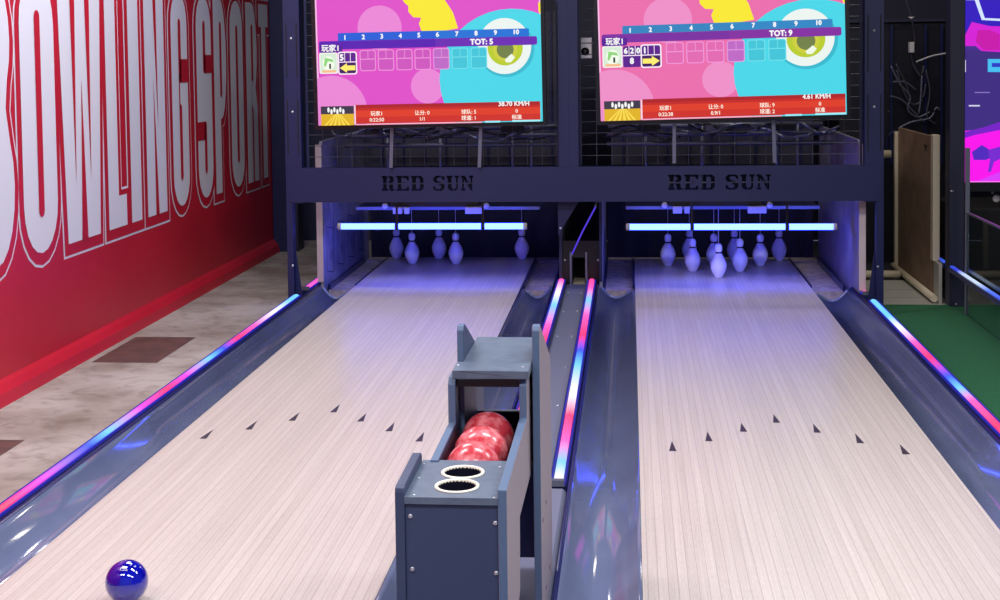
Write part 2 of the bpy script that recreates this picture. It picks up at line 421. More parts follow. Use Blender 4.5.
def gutter(xl, xr, y1, label):
    """xl = lane edge, xr = rail edge"""
    s = 1 if xr > xl else -1; wd = abs(xr - xl)
    prof = [(0, -0.001), (0.012, -0.012), (0.03, -0.034)] + [(0.03 + (wd - 0.045) * t, -0.034 - 0.048 * math.sin(PI * t) + 0.045 * t ** 3) for t in [i / 14 for i in range(1, 15)]] + [(wd - .002, 0.018)]
    prof = [(xl + s * p[0], p[1]) for p in prof]
    low = [(xl + s * p, -0.095) for p in (wd - .002, 0.001)]
    b = MB()
    ms = [M['gutter'], M['gutter']] + [M['gutter']] * 14 + [M['gutter_side']]
    b.sheet(prof, 0.6, y1, M['gutter'], ms=ms, ny=1)
    b.sheet([prof[-1]] + low + [prof[0]], 0.6, y1, M['gutter_side'], smooth=False)
    # front and back ends
    full = prof + low
    b.faces([(p[0], 0.6, p[1]) for p in full], [tuple(range(len(full)))], M['gutter_side'])
    b.faces([(p[0], y1, p[1]) for p in full], [tuple(range(len(full)))], M['gutter_side'])
    # moulded lip round the far end
    lip = MB(); lp = [Vector((p[0], y1, p[1] + .006)) for p in prof[2:-2]]
    o = b.build('gutter', loc=((xl + xr) / 2, 0.6, -.095))
    lip.tube(lp, 0.010, M['gutter'], 8); lip.build('end_lip', parent=o)
    return tag(o, label, 'gutter', 'lane gutters')
gutter(LL0 - .001, -1.925, 8.45, 'dark blue plastic gutter left of the left lane, along the glowing rail by the concrete')
gutter(LL1 + .001, -0.463, 8.50, 'dark blue plastic gutter between the left lane and the central divider')
gutter(LR0 - .001, -0.212, 8.50, 'wide dark blue plastic gutter between the central divider and the right lane')
gutter(LR1 + .001, 1.31, 8.42, 'dark blue plastic gutter right of the right lane, next to the green carpet')

# ------------------------------------------------------------------ glowing rails
PK, RD, MG, BL, CY, WH, VI = (255, 90, 190), (255, 50, 110), (235, 60, 220), (40, 80, 255), (110, 200, 255), (255, 235, 255), (150, 100, 255)
def yof(u, v): return at(u, v, z=.03).y
def light_rail(xc, side, y0, y1, stops, label, segs=None):
    t = thing('light_rail', (xc, y0, -.09), label, 'light rail', 'glowing gutter rails')
    b = MB(); b.prism([(xc - .031, -.09), (xc + .031, -.09), (xc + .031, .012), (xc + .029, .018), (xc - .029, .018), (xc - .031, .012)], 'y', y0, y1, M['gutter_side'])
    b.build('housing', parent=t)
    b = MB(); b.prism([(xc - .016, .018), (xc + .016, .018), (xc + .014, .028), (xc, .033), (xc - .014, .028)], 'y', y0 + .02, y1 - .01, led_mat('led_' + label[:14], stops, 1.25))
    o = b.build('led_strip', parent=t); o['label'] = 'glowing strip changing from pink through blue to white'
    b = MB()  # blue reflection beside the LEDs put in as dim emission, plus metal end block
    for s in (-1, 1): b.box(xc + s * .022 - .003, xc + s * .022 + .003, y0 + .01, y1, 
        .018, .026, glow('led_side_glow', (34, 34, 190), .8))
    b.box(xc - .022, xc + .022, y0 - .004, y0 + .02, .016, .036, M['alu'])
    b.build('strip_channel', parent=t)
    return t
left_st = [(3.7, RD), (yof(0, 504), RD), (yof(35, 480), MG), (yof(60, 462), VI), (yof(85, 445), BL), (yof(105, 431), CY), (yof(140, 407), MG), (yof(165, 389), RD),
           (yof(185, 375), MG), (yof(209, 358), CY), (yof(222, 348), BL), (yof(236, 338), RD), (yof(255, 325), PK), (yof(272, 312), WH), (yof(290, 300), CY)]
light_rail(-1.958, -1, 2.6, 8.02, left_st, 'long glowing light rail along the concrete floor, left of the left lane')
light_rail(-1.958, -1, 8.24, 8.78, [(8.2, PK), (8.8, PK)], 'short pink glowing rail piece behind the foot of the left frame post')
right_st = [(2.6, RD), (yof(1000, 425), RD), (yof(975, 400), PK), (yof(962, 388), CY), (yof(950, 376), BL), (yof(932, 357), RD), (yof(915, 342), PK), (yof(900, 328), WH), (yof(890, 316), CY), (yof(880, 306), CY)]
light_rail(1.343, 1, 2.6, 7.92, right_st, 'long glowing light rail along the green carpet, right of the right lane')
light_rail(1.343, 1, 8.135, 8.21, [(8.1, PK), (8.6, RD)], 'short pink glowing rail piece behind the foot of the right frame post')
cr_st = [(yof(560.6, 481), WH), (yof(562.5, 462), CY), (yof(565, 440), PK), (yof(568, 415), RD), (yof(571, 395), WH), (yof(575, 365), CY), (yof(578, 350), BL), (yof(581, 335), RD), (yof(585, 315), PK), (yof(588, 300), CY), (yof(589, 288), PK), (8.8, RD)]
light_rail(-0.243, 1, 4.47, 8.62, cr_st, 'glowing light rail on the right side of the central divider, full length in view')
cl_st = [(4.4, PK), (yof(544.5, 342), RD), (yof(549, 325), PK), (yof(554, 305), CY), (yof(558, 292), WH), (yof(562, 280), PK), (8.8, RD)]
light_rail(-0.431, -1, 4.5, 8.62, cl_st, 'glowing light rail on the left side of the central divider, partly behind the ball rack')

# central divider cover
t = thing('divider_cover', (-.337, 0.6, -.09), 'dark grey flat cover strip between the two middle light rails', 'divider cover')
b = MB(); b.box(-.399, -.276, 4.46, 8.62, -.09, -.006, M['cap'])
b.prism([(-.461, -.09), (-.461, .0), (-.449, .012), (-.226, .012), (-.214, .0), (-.214, -.09)], 'y', 0.6, 4.46, M['cap'])
cov = b.build('cover', parent=t)
for (x, y, z) in [(x, y, -.006) for y in (4.9, 5.6, 6.3, 7.0, 7.7, 8.3) for x in (-.375, -.30)]:
    b = MB(); b.lathe([(0.0001, .005), (.006, .004), (.008, 0), (.0001, 0)], (x, y, z), M['screw'], 10); b.build('screw', parent=cov)

# ================================================================== PIN DECKS
def pit(x0, x1, xa, xb, dy, label, name='pit_deck'):
    """flat grey decks either side of the lane end, with a raised edge"""
    b = MB()
    for (a, c) in ((x0, xa), (xb, x1)):
        b.box(a, c, 8.56 + dy, 9.72, -.09, -.035, M['pitdeck'])
        b.box(a, a + .012, 8.56 + dy, 9.72, -.035, .0, M['gutter_side']); b.box(c - .012, c, 8.56 + dy, 9.72, -.035, .0, M['gutter_side'])
    b.box(x0, x1, 9.75, 9.95, -.09, -.03, M['pitdeck'])
    o = b.build(name, loc=((x0 + x1) / 2, 8.56, -.09), weld=False)
    return tag(o, label, 'pit deck', 'pit decks')
pit(-1.885, -.47, LL0 - .004, LL1 + .004, 0, 'grey sunken deck around the pin end of the left lane')
pit(-.17, 1.285, LR0 - .004, LR1 + .004, 0, 'grey sunken deck around the pin end of the right lane')
def curtain(x0, x1, label):
    b = MB(); n = 60; vs = []
    for i in range(n + 1):
        x = x0 + (x1 - x0) * i / n; y = 9.99 + .008 * math.sin(i * 0.9)
        vs.append((x, y))
    poly = vs + [(x1, 10.03), (x0, 10.03)]
    b.prism(poly, 'z', -.09, 0.62, M['curtain'])
    tag(b.build('pit_curtain', loc=((x0 + x1) / 2, 10, -.09)), label, 'curtain', 'pit curtains')
curtain(-1.88, -.43, 'dark navy cushion curtain behind the pins of the left lane')
curtain(-.165, 1.28, 'dark navy cushion curtain behind the pins of the right lane')

# side panels of the pits (white boards with a printed outline pattern)
def side_panel(xi, s, y0, label, art=True, zt=0.90, back=9.98, edge='sideedge', th=.02):
    """xi = inner face, s = direction of thickness"""
    b = MB(); x0, x1 = sorted((xi, xi + s * .018))
    prof = [(y0, -.09 if s > 0 else -.09), (y0, zt - .02), (y0 + .03, zt), (back, zt), (back, -.09)]
    b.prism(prof, 'x', x0, x1, M['sidewall'])
    o = b.build('pit_side_panel', loc=(xi, y0, -.09))
    b = MB(); b.box(x0 - (.0 if s > 0 else th), x1 + (th if s > 0 else .0), y0 - .008, y0, .03, zt - .02, M[edge])
    b.build('front_edge', parent=o)
    if art:
        b = MB(); xs = xi - s * .0015
        def ln(pts, r=.0035):
            for p, q in zip(pts[:-1], pts[1:]):
                d = (Vector(q) - Vector(p)); d.normalize(); nn = Vector((-d.y, d.x)) * r
                b.faces([(xs, p[0] + nn.x, p[1] + nn.y), (xs, q[0] + nn.x, q[1] + nn.y), (xs, q[0] - nn.x, q[1] - nn.y), (xs, p[0] - nn.x, p[1] - nn.y)], [(0, 1, 2, 3)], M['sketch'])
        for a in (0, .33, .66, 1.0):
            ln([(y0 + .1 + a, .36), (y0 + .1 + a, .08), (y0 + .28 + a, .05), (y0 + .28 + a, .33), (y0 + .1 + a, .36)])
            ln([(y0 + .14 + a, .33), (y0 + .14 + a, .24)]); ln([(y0 + .19 + a, .20), (y0 + .24 + a, .13)]); ln([(y0 + .19 + a, .13), (y0 + .24 + a, .20)])
            ln([(y0 + .08 + a, .55), (y0 + .30 + a, .50)]); ln([(y0 + .15 + a, .52), (y0 + .20 + a, .42)])
            ln([(y0 + .31 + a, .50), (y0 + .31 + a, .05)])
        q = b.build('line_art', parent=o, weld=False); q['label'] = 'thin dark printed outlines on the pale board'
    return tag(o, label, 'side panel', 'pit side panels')
side_panel(-1.895, -1, 8.47, 'pale board with printed outlines, left side of the left pin pit', True)
side_panel(1.314, 1, 8.22, 'pale board lit violet, right side of the right pin pit', False, back=9.98)
side_panel(-.175, -1, 8.515, 'narrow blue-lit board closing the left side of the right pin pit', False, 0.56, edge='navy', th=0)
side_panel(-.445, 1, 8.64, 'board closing the right side of the left pin pit, seen edge on', False, 0.56, edge='navy_dark', th=0)

# ------------------------------------------------------------------ pins
PROF = [(0.0001, 0), (.020, 0), (.024, .004), (.034, .022), (.045, .046), (.050, .068), (.0505, .078), (.048, .094), (.040, .116), (.029, .136), (.0205, .150), (.0185, .154)]
HEAD = [(.0175, .162), (.0205, .167), (.0238, .180), (.0232, .196), (.017, .209), (.008, .215), (.0001, .216)]
def make_pin(loc, label, group, zs):
    b = MB(); b.lathe(PROF + [(.0165, .1545), (.0165, .1615)] + HEAD, (0, 0, 0), M['pin'], 28)
    b2 = b.build('bowling_pin', loc=(0, 0, 0)); b2.location = loc
    tag(b2, label, 'bowling pin', group)
    b = MB(); b.lathe([(.0160, .1535), (.0192, .1535), (.0188, .158), (.0182, .1625), (.0160, .1625)], (0, 0, 0), M['pinband'], 24); o = b.build('neck_band'); o.parent = b2; o['label'] = 'dark band round the neck'
    b = MB(); b.tube([(0, 0, .214), (0, 0, zs)], .0022, M['string'], 6); o = b.build('pull_string'); o.parent = b2; o['label'] = 'thin pale string going up from the head'
    return b2
cR = (LR0 + LR1) / 2; cL = (LL0 + LL1) / 2
pinsR = [((0, 8.862), 'white bowling pin at the very front of the right triangle of pins'),
 ((-.152, 9.107), 'white pin in the second row, left one, right lane'), ((.152, 9.107), 'white pin in the second row, right one, right lane'),
 ((-.304, 9.348), 'leftmost white pin standing on the right lane'), ((0, 9.348), 'white pin on the right lane half hidden straight behind the front pin'), ((.304, 9.348), 'white pin second from the right end on the right lane'),
 ((-.152, 9.59), 'back-row white pin hidden behind the second-row left pin, right lane'), ((.152, 9.59), 'back-row white pin hidden behind the second-row right pin, right lane'), ((.452, 9.585), 'rightmost white pin in the back row of the right lane')]
p0 = None
for (dx, y), lab in pinsR:
    loc = (cR + dx, y, 0.0005)
    if p0 is None: p0 = make_pin(loc, lab, 'pins on the right lane', 0.446)
    else: copy_thing(p0, loc, lab, 'pins on the right lane')
for (dx, y), lab in [((-.302, 9.42), 'white pin second from the left on the left lane, front of the left pair'), ((0, 9.42), 'white pin in the middle of the left lane, nearer one of the middle pair'),
    ((-.449, 9.655), 'leftmost white pin at the back of the left lane'), ((-.148, 9.655), 'back-row white pin behind the middle of the left lane'), ((.433, 9.655), 'lone white pin at the right end of the left lane')]:
    copy_thing(p0, (cL + dx, y, 0.0005), lab, 'pins on the left lane')

# ------------------------------------------------------------------ blue tube lamps over the pins
TUBE = mat('lit_blue_tube', (20, 60, 120), 0.4, emit=(90, 190, 255), es=1.0)
TUBE.node_tree.nodes['Principled BSDF'].inputs['Emission Color'].default_value = (0.030, 0.055, 1.0, 1)   # strong blue light
TUBE.node_tree.nodes['Principled BSDF'].inputs['Emission Strength'].default_value = 19.0
TY = 8.45
def tube_lamp(u0, u1, v, clamps, label):
    a = at(u0, v, y=TY); c = at(u1, v, y=TY); z = (a.z + c.z) / 2
    t = thing('tube_lamp', ((a.x + c.x) / 2, TY, z), label, 'tube lamp', 'blue tube lamps over the pins')
    b = MB(); b.tube([(a.x + .02, TY, z), (c.x - .02, TY, z)], .0185, TUBE, 16); b.build('tube', parent=t)
    for xx, s in ((a.x, 1), (c.x, -1)):
        b = MB(); b.lathe([(.0001, 0), (.019, 0), (.021, s * .006), (.021, s * .022), (.0001, s * .022)], (xx, TY, z), M['whitepl'], 16, 'x'); b.build('end_cap', parent=t)
    for u in clamps:
        p = at(u, v, y=TY); b = MB()
        b.lathe([(.0192, -.011), (.0225, -.011), (.0225, .011), (.0192, .011)], (p.x, TY, z), M['black'], 16, 'x')
        b.box(p.x - .006, p.x + .006, TY - .006, TY + .006, z + .02, .572, M['black'])
        b.box(p.x - .006, p.x + .006, 8.122, TY, .5665, .572, M['black'])
        b.build('hanger', parent=t)
    # the light the lamp throws down on the deck
    l = area('tube_light', ((a.x + c.x) / 2, TY + .03, z - .03), abs(c.x - a.x), TUBE_W, (0.10, 0.12, 1.0), sy=.05)
    l.rotation_euler = (math.radians(42), 0, 0)
    return t
TUBE_W = 4
tube_lamp(338, 527, 226.3, (397, 483), 'bright blue-white tube lamp hanging over the pins of the left lane')
tube_lamp(626, 837, 226.8, (692, 787), 'bright blue-white tube lamp hanging over the pins of the right lane')

# ------------------------------------------------------------------ pinsetter machinery between tube and beam, and above it
def machine(x0, x1, s, label):
    cx = (x0 + x1) / 2
    t = thing('pinsetter', (cx, 8.9, .42), label, 'pinsetter', 'pinsetter machines')
    b = MB()
    b.box(x0 + .12, x1 - .12, 8.75, 9.7, .448, .462, M['navy']); b.box(x0 + .12, x1 - .12, 8.74, 8.75, .446, .466, M['steel'])
    b.build('string_plate', parent=t)
    b = MB()
    for z in (.84, .90): b.tube([(x0, 9.0, z), (x1, 9.0, z)], .014, M['steel'], 10)
    b.tube([(x0, 9.5, .93), (x1, 9.5, .93)], .02, M['steel'], 10)
    b.tube([(x0, 8.7, .535), (x1, 8.7, .535)], .012, M['steel'], 10)
    for x in (x0 + .25, cx - .1, cx + .38, x1 - .2): b.tube([(x, 9.2, .46), (x, 9.2, .95)], .010, M['steel'], 8)
    b.build('rail_frame', parent=t)
    b = MB(); b.box(cx - .33, cx + .22, 8.56, 8.70, .485, .525, M['black']); b.box(cx - .30, cx + .24, 8.555, 8.56, .53, .537, M['steel']); b.build('actuator_bar', parent=t)
    for dx, wd in ((-.31, .055), (-.24, .03), (.14, .11)):
        b = MB(); b.box(cx + dx, cx + dx + wd, 8.52, 8.56, .445, .485, M['whitepl']); b.build('switch_block', parent=t, bevel=.003)
    for dx in (-.36, .27):
        b = MB(); b.lathe([(.0001, -.012), (.016, -.012), (.018, -.006), (.018, .006), (.016, .012), (.0001, .012)], (cx + dx, 8.53, .495), M['whitepl'], 16, 'y'); b.build('pulley', parent=t)
    random.seed(int(abs(x0) * 100))
    for k in range(7):
        b = MB(); xs = x0 + .1 + random.random() * (x1 - x0 - .2); pts = []
        L_ = .3 + random.random() * .5
        for i in range(12):
            f = i / 11; pts.append((xs + (f - .5) * L_, 8.78 + .14 * random.random(), .93 + .03 * math.sin(f * 7 + k) + .015 * random.random() - (0.03 if k > 4 else 0)))
        b.tube(pts, .008, M['black'] if k % 3 else M['alu'], 6); b.build('cable', parent=t)
    for k in range(3):
        b = MB(); xs = x0 + .2 + k * .42; b.box(xs, xs + .14, 8.86, 9.0, .925, .965, M['black' if k != 1 else 'alu']); b.build('motor_box', parent=t, bevel=.004)
    # panelled back of the machine
    b = MB(); b.box(x0 + .02, x1 - .02, 9.86, 9.89, .64, 1.72, M['back_grey'])
    for i in range(9): xx = x0 + .1 + i * (x1 - x0 - .2) / 8; b.box(xx - .006, xx + .006, 9.845, 9.86, .64, 1.72, M['navy'])
    b.build('back_panel', parent=t, weld=False)
    return t
machine(-1.86, -.45, 1, 'dark string pinsetter with cables above the left lane pins')
machine(-.15, 1.28, 1, 'dark string pinsetter with cables above the right lane pins')

# ------------------------------------------------------------------ navy steel frame with the cut-out name
t = thing('mask_frame', (-.3, 8.1, -.1), 'dark blue steel frame with three posts and a cut-out lettered crossbeam', 'steel frame')
FY = 8.10
def post(x0, x1, z0, inner):
    b = MB(); b.box(x0, x1, FY - .03, FY + .03, z0, 2.3, M['navy'])
    # long slots along the edges
    for z in (.83, 1.28, 1.74):
        for xx in (x0 + .018, x1 - .018): b.box(xx - .0035, xx + .0035, FY - .032, FY - .03, z + .02, z + .34, M['matte_black'])
    o = b.build('post', parent=t, bevel=.003)
    for z in (.67, 1.10, 1.53):
        b = MB(); b.lathe([(.0001, -.006), (.006, -.005), (.009, 0), (.0001, 0)], ((x0 + x1) / 2 + .0, FY - .03, z), M['screw'], 12, 'y'); b.build('bolt', parent=o)
    return o
post(-2.022, -1.925, .56, 1); post(1.322, 1.428, .56, -1)
# lower legs are slimmer and end in gusseted feet
for (x0, x1, g) in ((-2.022, -1.985, 1), (1.388, 1.428, -1)):
    b = MB(); b.box(x0, x1, FY - .03, FY + .03, FZ, .56, M['navy'])
    xa = x1 if g > 0 else x0
    b.prism([(xa, .27), (xa + g * .004, .27), (xa + g * .05, FZ + .02), (xa + g * .05, FZ), (xa, FZ)], 'y', FY + .012, FY + .02, M['navy'])
    b.build('leg', parent=t)
    b = MB(); b.lathe([(.0001, -.005), (.005, -.004), (.008, 0), (.0001, 0)], ((x0 + x1) / 2 + g * .012, FY - .03, .19), M['screw'], 10, 'y'); b.build('bolt', parent=t)
b = MB()
b.box(-.411, -.352, FY - .03, FY + .03, .565, 2.3, M['navy']); b.box(-.352, -.3515, FY - .028, FY + .028, .565, 2.3, M['matte_black']); b.box(-.3515, -.297, FY - .03, FY + .03, .565, 2.3, M['navy'])
b.build('post', parent=t, bevel=.002)
# beam: sheet with letters cut right through
b = MB(); b.box(-2.0, 1.41, FY - .036, FY - .032, .566, .768, M['navy']); beam = b.build('crossbeam', parent=t)
b = MB(); b.box(-2.0, 1.41, FY - .032, FY + .02, .764, .768, M['navy']); b.box(-2.0, 1.41, FY - .032, FY + .02, .566, .570, M['navy']); b.build('beam_flange', parent=t)
for q in ((-1.6, -.7), (-.1, .9)): b = MB(); b.box(q[0], q[1], FY + .031, FY + .036, .665, .672, M['steel']); b.build('inner_rail', parent=t)
SER = {  # slab-serif capitals, on a 10 x 14 grid, rectangles and strokes
 'R': [[(0, 0), (5, 0), (5, 2), (4, 2), (4, 12), (5, 12), (5, 14), (0, 14), (0, 12), (1, 12), (1, 2), (0, 2)], [(5.3, 14), (8, 14), (9.5, 12.6), (9.5, 9), (8, 7.4), (5.3, 7.4), (5.3, 9), (6, 9), (6.6, 9.6), (6.6, 11.6), (6, 12), (5.3, 12)], [(5.3, 6.6), (7.6, 6.6), (9, 5), (9, 2), (10.2, 2), (10.2, 0), (7, 0), (6, 1), (6, 4.6), (5.3, 5.2)]],
 'E': [[(0, 0), (5, 0), (5, 2), (4, 2), (4, 12), (5, 12), (5, 14), (0, 14), (0, 12), (1, 12), (1, 2), (0, 2)], [(5.3, 14), (10, 14), (10, 10), (8.6, 10), (7.6, 12), (5.3, 12)], [(5.3, 8), (7, 8), (7, 6), (5.3, 6)], [(5.3, 0), (10, 0), (10, 4), (8.6, 4), (7.6, 2), (5.3, 2)]],
 'D': [[(0, 0), (5, 0), (5, 2), (4, 2), (4, 12), (5, 12), (5, 14), (0, 14), (0, 12), (1, 12), (1, 2), (0, 2)], [(5.3, 14), (8, 14), (10, 11.6), (10, 2.4), (8, 0), (5.3, 0), (5.3, 2), (6.4, 2), (7.2, 3), (7.2, 11), (6.4, 12), (5.3, 12)]],
 'S': [[(9.4, 14), (9.4, 9.6), (8.4, 9.6), (7.4, 12), (5, 12.4), (3.4, 11.6), (3.4, 10), (4.6, 9), (4.6, 7), (2, 7.6), (.6, 9.2), (.6, 12), (2.6, 14), (7.4, 14), (8.4, 13)], [(5, 8.9), (8, 7.6), (9.6, 5.6), (9.6, 2.4), (7.4, 0), (2.8, 0), (1.8, 1), (.6, 0), (.6, 4.6), (1.6, 4.6), (2.8, 2), (5.2, 1.6), (6.8, 2.6), (6.8, 4.4), (5, 5.6)]],
 'U': [[(0, 14), (4.6, 14), (4.6, 12), (4, 12), (4, 3), (5, 2), (5, 0), (3, 0), (1, 2), (1, 12), (0, 12)], [(5.3, 0), (7.4, 0), (9, 2), (9, 12), (10, 12), (10, 14), (6.4, 14), (6.4, 12), (7.6, 12), (7.6, 3), (6.6, 2), (5.3, 2)]],
 'N': [[(0, 14), (3, 14), (4.8, 11), (4.8, 6.2), (2.4, 10.4), (2.4, 2), (3.4, 2), (3.4, 0), (0, 0), (0, 2), (1, 2), (1, 12), (0, 12)], [(5.2, 10.2), (7.6, 6), (7.6, 12), (6.6, 12), (6.6, 14), (10, 14), (10, 12), (9, 12), (9, 0), (7.6, 0), (5.2, 5.4)]],
}
def cut_letters(x0, x1, zb, zt):
    c = MB(); s = 'RED SUN'; adv = [11.6, 11.6, 11.6, 5.5, 11, 11.4, 10.2]; tot = sum(adv); k = (x1 - x0) / tot; kz = (zt - zb) / 14
    x = x0
    for ch, a in zip(s, adv):
        for poly in SER.get(ch, []): c.prism([(x + p[0] * k, zb + p[1] * kz) for p in poly], 'y', FY - .05, FY - .02, M['matte_black'])
        x += a * k
    return c
la, lb = at(382, 187, y=FY - .03), at(474, 187, y=FY - .03); ra, rb = at(668, 185, y=FY - .03), at(771, 185, y=FY - .03)
for (a, c_) in ((la, lb), (ra, rb)):
    cm = cut_letters(a.x, c_.x, .632, .720)
    co = cm.build('letter_cutter', loc=(0, 0, 0), weld=False)
    md = beam.modifiers.new('cut', 'BOOLEAN'); md.operation = 'DIFFERENCE'; md.object = co; md.solver = 'EXACT'
    co.location = (0, 0, 0)
bpy.context.view_layer.update()
dg = bpy.context.evaluated_depsgraph_get()
nm = bpy.data.meshes.new_from_object(beam.evaluated_get(dg))
beam.modifiers.clear(); beam.data = nm; nm.name = 'crossbeam'
for o in [o for o in bpy.data.objects if o.name.startswith('letter_cutter')]: bpy.data.objects.remove(o)
beam['label'] = 'crossbeam with RED SUN cut through it twice'

# wire mesh screens filling the frame behind the televisions
def wire_mesh(x0, x1, label):
    y = FY + .05; z0, z1 = .772, 2.2; r = .0020
    b = MB(); n = round((x1 - x0) / .088)
    for i in range(n + 1):
        x = x0 + (x1 - x0) * i / n; b.tube([(x, y, z0), (x, y, z1)], r, M['wire'], 5)
    k = 0; z = z0 + .055
    while z < z1: b.tube([(x0, y + .004, z), (x1, y + .004, z)], r, M['wire'], 5); z += .0655
    b.box(x0 - .012, x0, y - .006, y + .006, z0 - .19, z1, M['navy']); b.box(x1, x1 + .012, y - .006, y + .006, z0 - .19, z1, M['navy'])
    tag(b.build('wire_mesh_screen', loc=((x0 + x1) / 2, y, z0), weld=False), label, 'wire mesh', 'wire mesh screens')
wire_mesh(-1.90, -.425, 'steel wire mesh screen behind the left television')
wire_mesh(-.283, 1.308, 'steel wire mesh screen behind the right television')

# ------------------------------------------------------------------ televisions
TVY = 7.985
def television(side, label):
    L = side == 'L'
    if L: cz, wz, hz, tilt, cxz = 198, 750, 424, -.0185, 494; ox, oy = 280, 0; u0 = lambda X: 280 + X * .3
    else: cz, wz, hz, tilt, cxz = 165, 822, 461, -.0270, 504; u0 = lambda X: 570 + X * .3
    v0 = lambda Y: Y * .3
    c = at(u0(cxz), v0(cz), y=TVY)
    sc = .3 * (at(u0(cxz) + .5, v0(cz), y=TVY) - at(u0(cxz) - .5, v0(cz), y=TVY)).length     # metres per zoom unit
    W2, H2 = wz / 2 * sc, hz / 2 * sc
    roll = -tilt - .0075
    t = thing('television', (c.x, TVY, c.z), label, 'television', 'scoreboard televisions')
    R = Matrix.Rotation(-roll, 4, 'Y')
    def part(b, name):
        for v in b.bm.verts: v.co = R @ v.co
        o = b.build(name, loc=(0, 0, 0), weld=False); o.parent = t; return o
    b = MB(); f = .022
    b.box(-W2 - f, W2 + f, .004, .055, -H2 - f, H2 + f, M['bezel'])
    for q in ((-W2 - f, W2 + f, -H2 - f, -H2), (-W2 - f, W2 + f, H2, H2 + f), (-W2 - f, -W2, -H2, H2), (W2, W2 + f, -H2, H2)): b.box(q[0], q[1], -.006, .004, q[2], q[3], M['bezel'])
    part(b, 'housing')
    # picture, laid out in layers a fraction of a millimetre apart
    ES = 1.0; hw = wz / 2; hh = hz / 2; vs_ = (1.0 if L else 1.0)
    b = MB(); lay = [0.0]
    def nxt(): lay[0] += .00025; return .003 - lay[0]
    def clip(poly):
        x0_, x1_, y0_, y1_ = -hw, hw, -hh, hh
        def cl(P, inside, inter):
            out = []
            for i in range(len(P)):
                a, c2 = P[i - 1], P[i]; ia, ic = inside(a), inside(c2)
                if ic:
                    if not ia: out.append(inter(a, c2))
                    out.append(c2)
                elif ia: out.append(inter(a, c2))
            return out
        for ax, val, sg in ((0, x0_, 1), (0, x1_, -1), (1, y0_, 1), (1, y1_, -1)):
            if not poly: return []
            poly = cl(poly, lambda p: sg * (p[ax] - val) >= 0, lambda a, c2: tuple(a[k] + (c2[k] - a[k]) * (val - a[ax]) / (c2[ax] - a[ax]) for k in (0, 1)))
        return poly
    kx = 1.0 if L else 1.10; ky = 1.0 if L else 1.045
    yoff = 0 if L else -8
    def T(X, Y): return ((X - 494) * kx, (198 - Y) * ky + yoff)
    def poly(pts, col, raw=False):
        P = clip([T(*p) for p in pts]) if not raw else clip(pts)
        if len(P) < 3: return
        y = nxt(); m = glow('pic_%d_%d_%d' % col, col, ES)
        b.faces([(p[0] * sc, y, p[1] * sc) for p in P], [tuple(range(len(P)))], m)
    def circ(X, Y, rx, ry, col, n=40): poly([(X + rx * math.cos(2 * PI * i / n), Y + ry * math.sin(2 * PI * i / n)) for i in range(n)], col)
    def rect(X0, Y0, X1, Y1, col, rr=0):
        if rr: 
            pts = []
            for cx_, cy_, a0 in ((X1 - rr, Y0 + rr, -90), (X1 - rr, Y1 - rr, 0), (X0 + rr, Y1 - rr, 90), (X0 + rr, Y0 + rr, 180)):
                pts += [(cx_ + rr * math.cos(math.radians(a0 + 30 * i)), cy_ + rr * math.sin(math.radians(a0 + 30 * i))) for i in range(4)]
            poly(pts, col)
        else: poly([(X0, Y0), (X1, Y0), (X1, Y1), (X0, Y1)], col)
    def text(s, X, Y, h, col=(250, 250, 250), bold=0.05):
        vs, fs = text_geo(s); m = glow('pic_%d_%d_%d' % col, col, ES); k = h / .72
        tx, ty = T(X, Y)
        for ox_ in ((-bold, 0), (bold, 0), (0, bold), (0, -bold)) if bold else ((0, 0),):
            y = nxt()
            b.faces([((tx + (v[0] + ox_[0]) * k) * sc, y, (ty + (v[1] + ox_[1]) * k * ky) * sc) for v in vs], fs, m)
    bgc = (222, 78, 200) if L else (234, 108, 172)
    lp = (234, 134, 214) if L else (238, 142, 200)
    poly([(-hw, -hh), (hw, -hh), (hw, hh), (-hw, hh)], (255, 190, 235), raw=True)
    m_ = 5
    poly([(-hw + m_, -hh + m_), (hw - m_, -hh + m_), (hw - m_, hh - m_), (-hw + m_, hh - m_)], bgc, raw=True)
    circ(334, 90, 74, 74, lp); circ(490, 286, 56, 58, lp); circ(165, 372, 122, 128, lp)
    circ(770, 268, 240, 230, (70, 214, 232))
    poly([(395, -30), (420, 10), (432, 20), (432, 40), (448, 58), (474, 60), (466, 80), (474, 104), (530, 108), (596, 98), (580, 45), (552, 0), (540, -30)], (248, 232, 44))
    poly([(862, 20), (875, 20), (875, 62), (862, 50)], (248, 232, 44))
    circ(752, 168, 94, 94, (52, 184, 206)); circ(748, 160, 88, 92, (236, 244, 240)); circ(750, 166, 58, 58, (186, 204, 40)); circ(750, 170, 40, 40, (206, 206, 60))
    circ(750, 172, 28, 28, (112, 128, 70)); poly([(748, 205), (770, 186), (782, 198), (768, 214), (752, 214)], (240, 248, 230))
    # ghost score cells
    ghost = (205, 84, 190) if L else (226, 104, 176); ghl = (240, 150, 220)
    ghost_t = (62, 196, 216)
    for i, X in enumerate((265, 326, 388, 449, 511, 573, 636)):
        if not L and i == 0: continue
        gl, gf = (ghl, ghost) if X < 530 else ((110, 224, 236), ghost_t)
        if X == 511: gl = (226, 150, 220); gf = (190, 104, 198)
        rect(X, 162, X + 54, 232, gl, 8); rect(X + 3, 165, X + 51, 229, gf, 6)
        rect(X + 3, 191, X + 51, 194, gl); rect(X + 27, 165, X + 29, 192, gl)
    # header
    rect(194, 104, 830, 136, (22, 112, 214) if L else (44, 134, 196), 4); rect(194, 104, 520, 136, (22, 92, 214) if L else (48, 130, 190), 4)
    rect(130, 130, 856, 158, (104, 34, 178) if L else (130, 42, 160), 6); rect(130, 132, 520, 158, (84, 16, 176) if L else (120, 40, 160), 5)
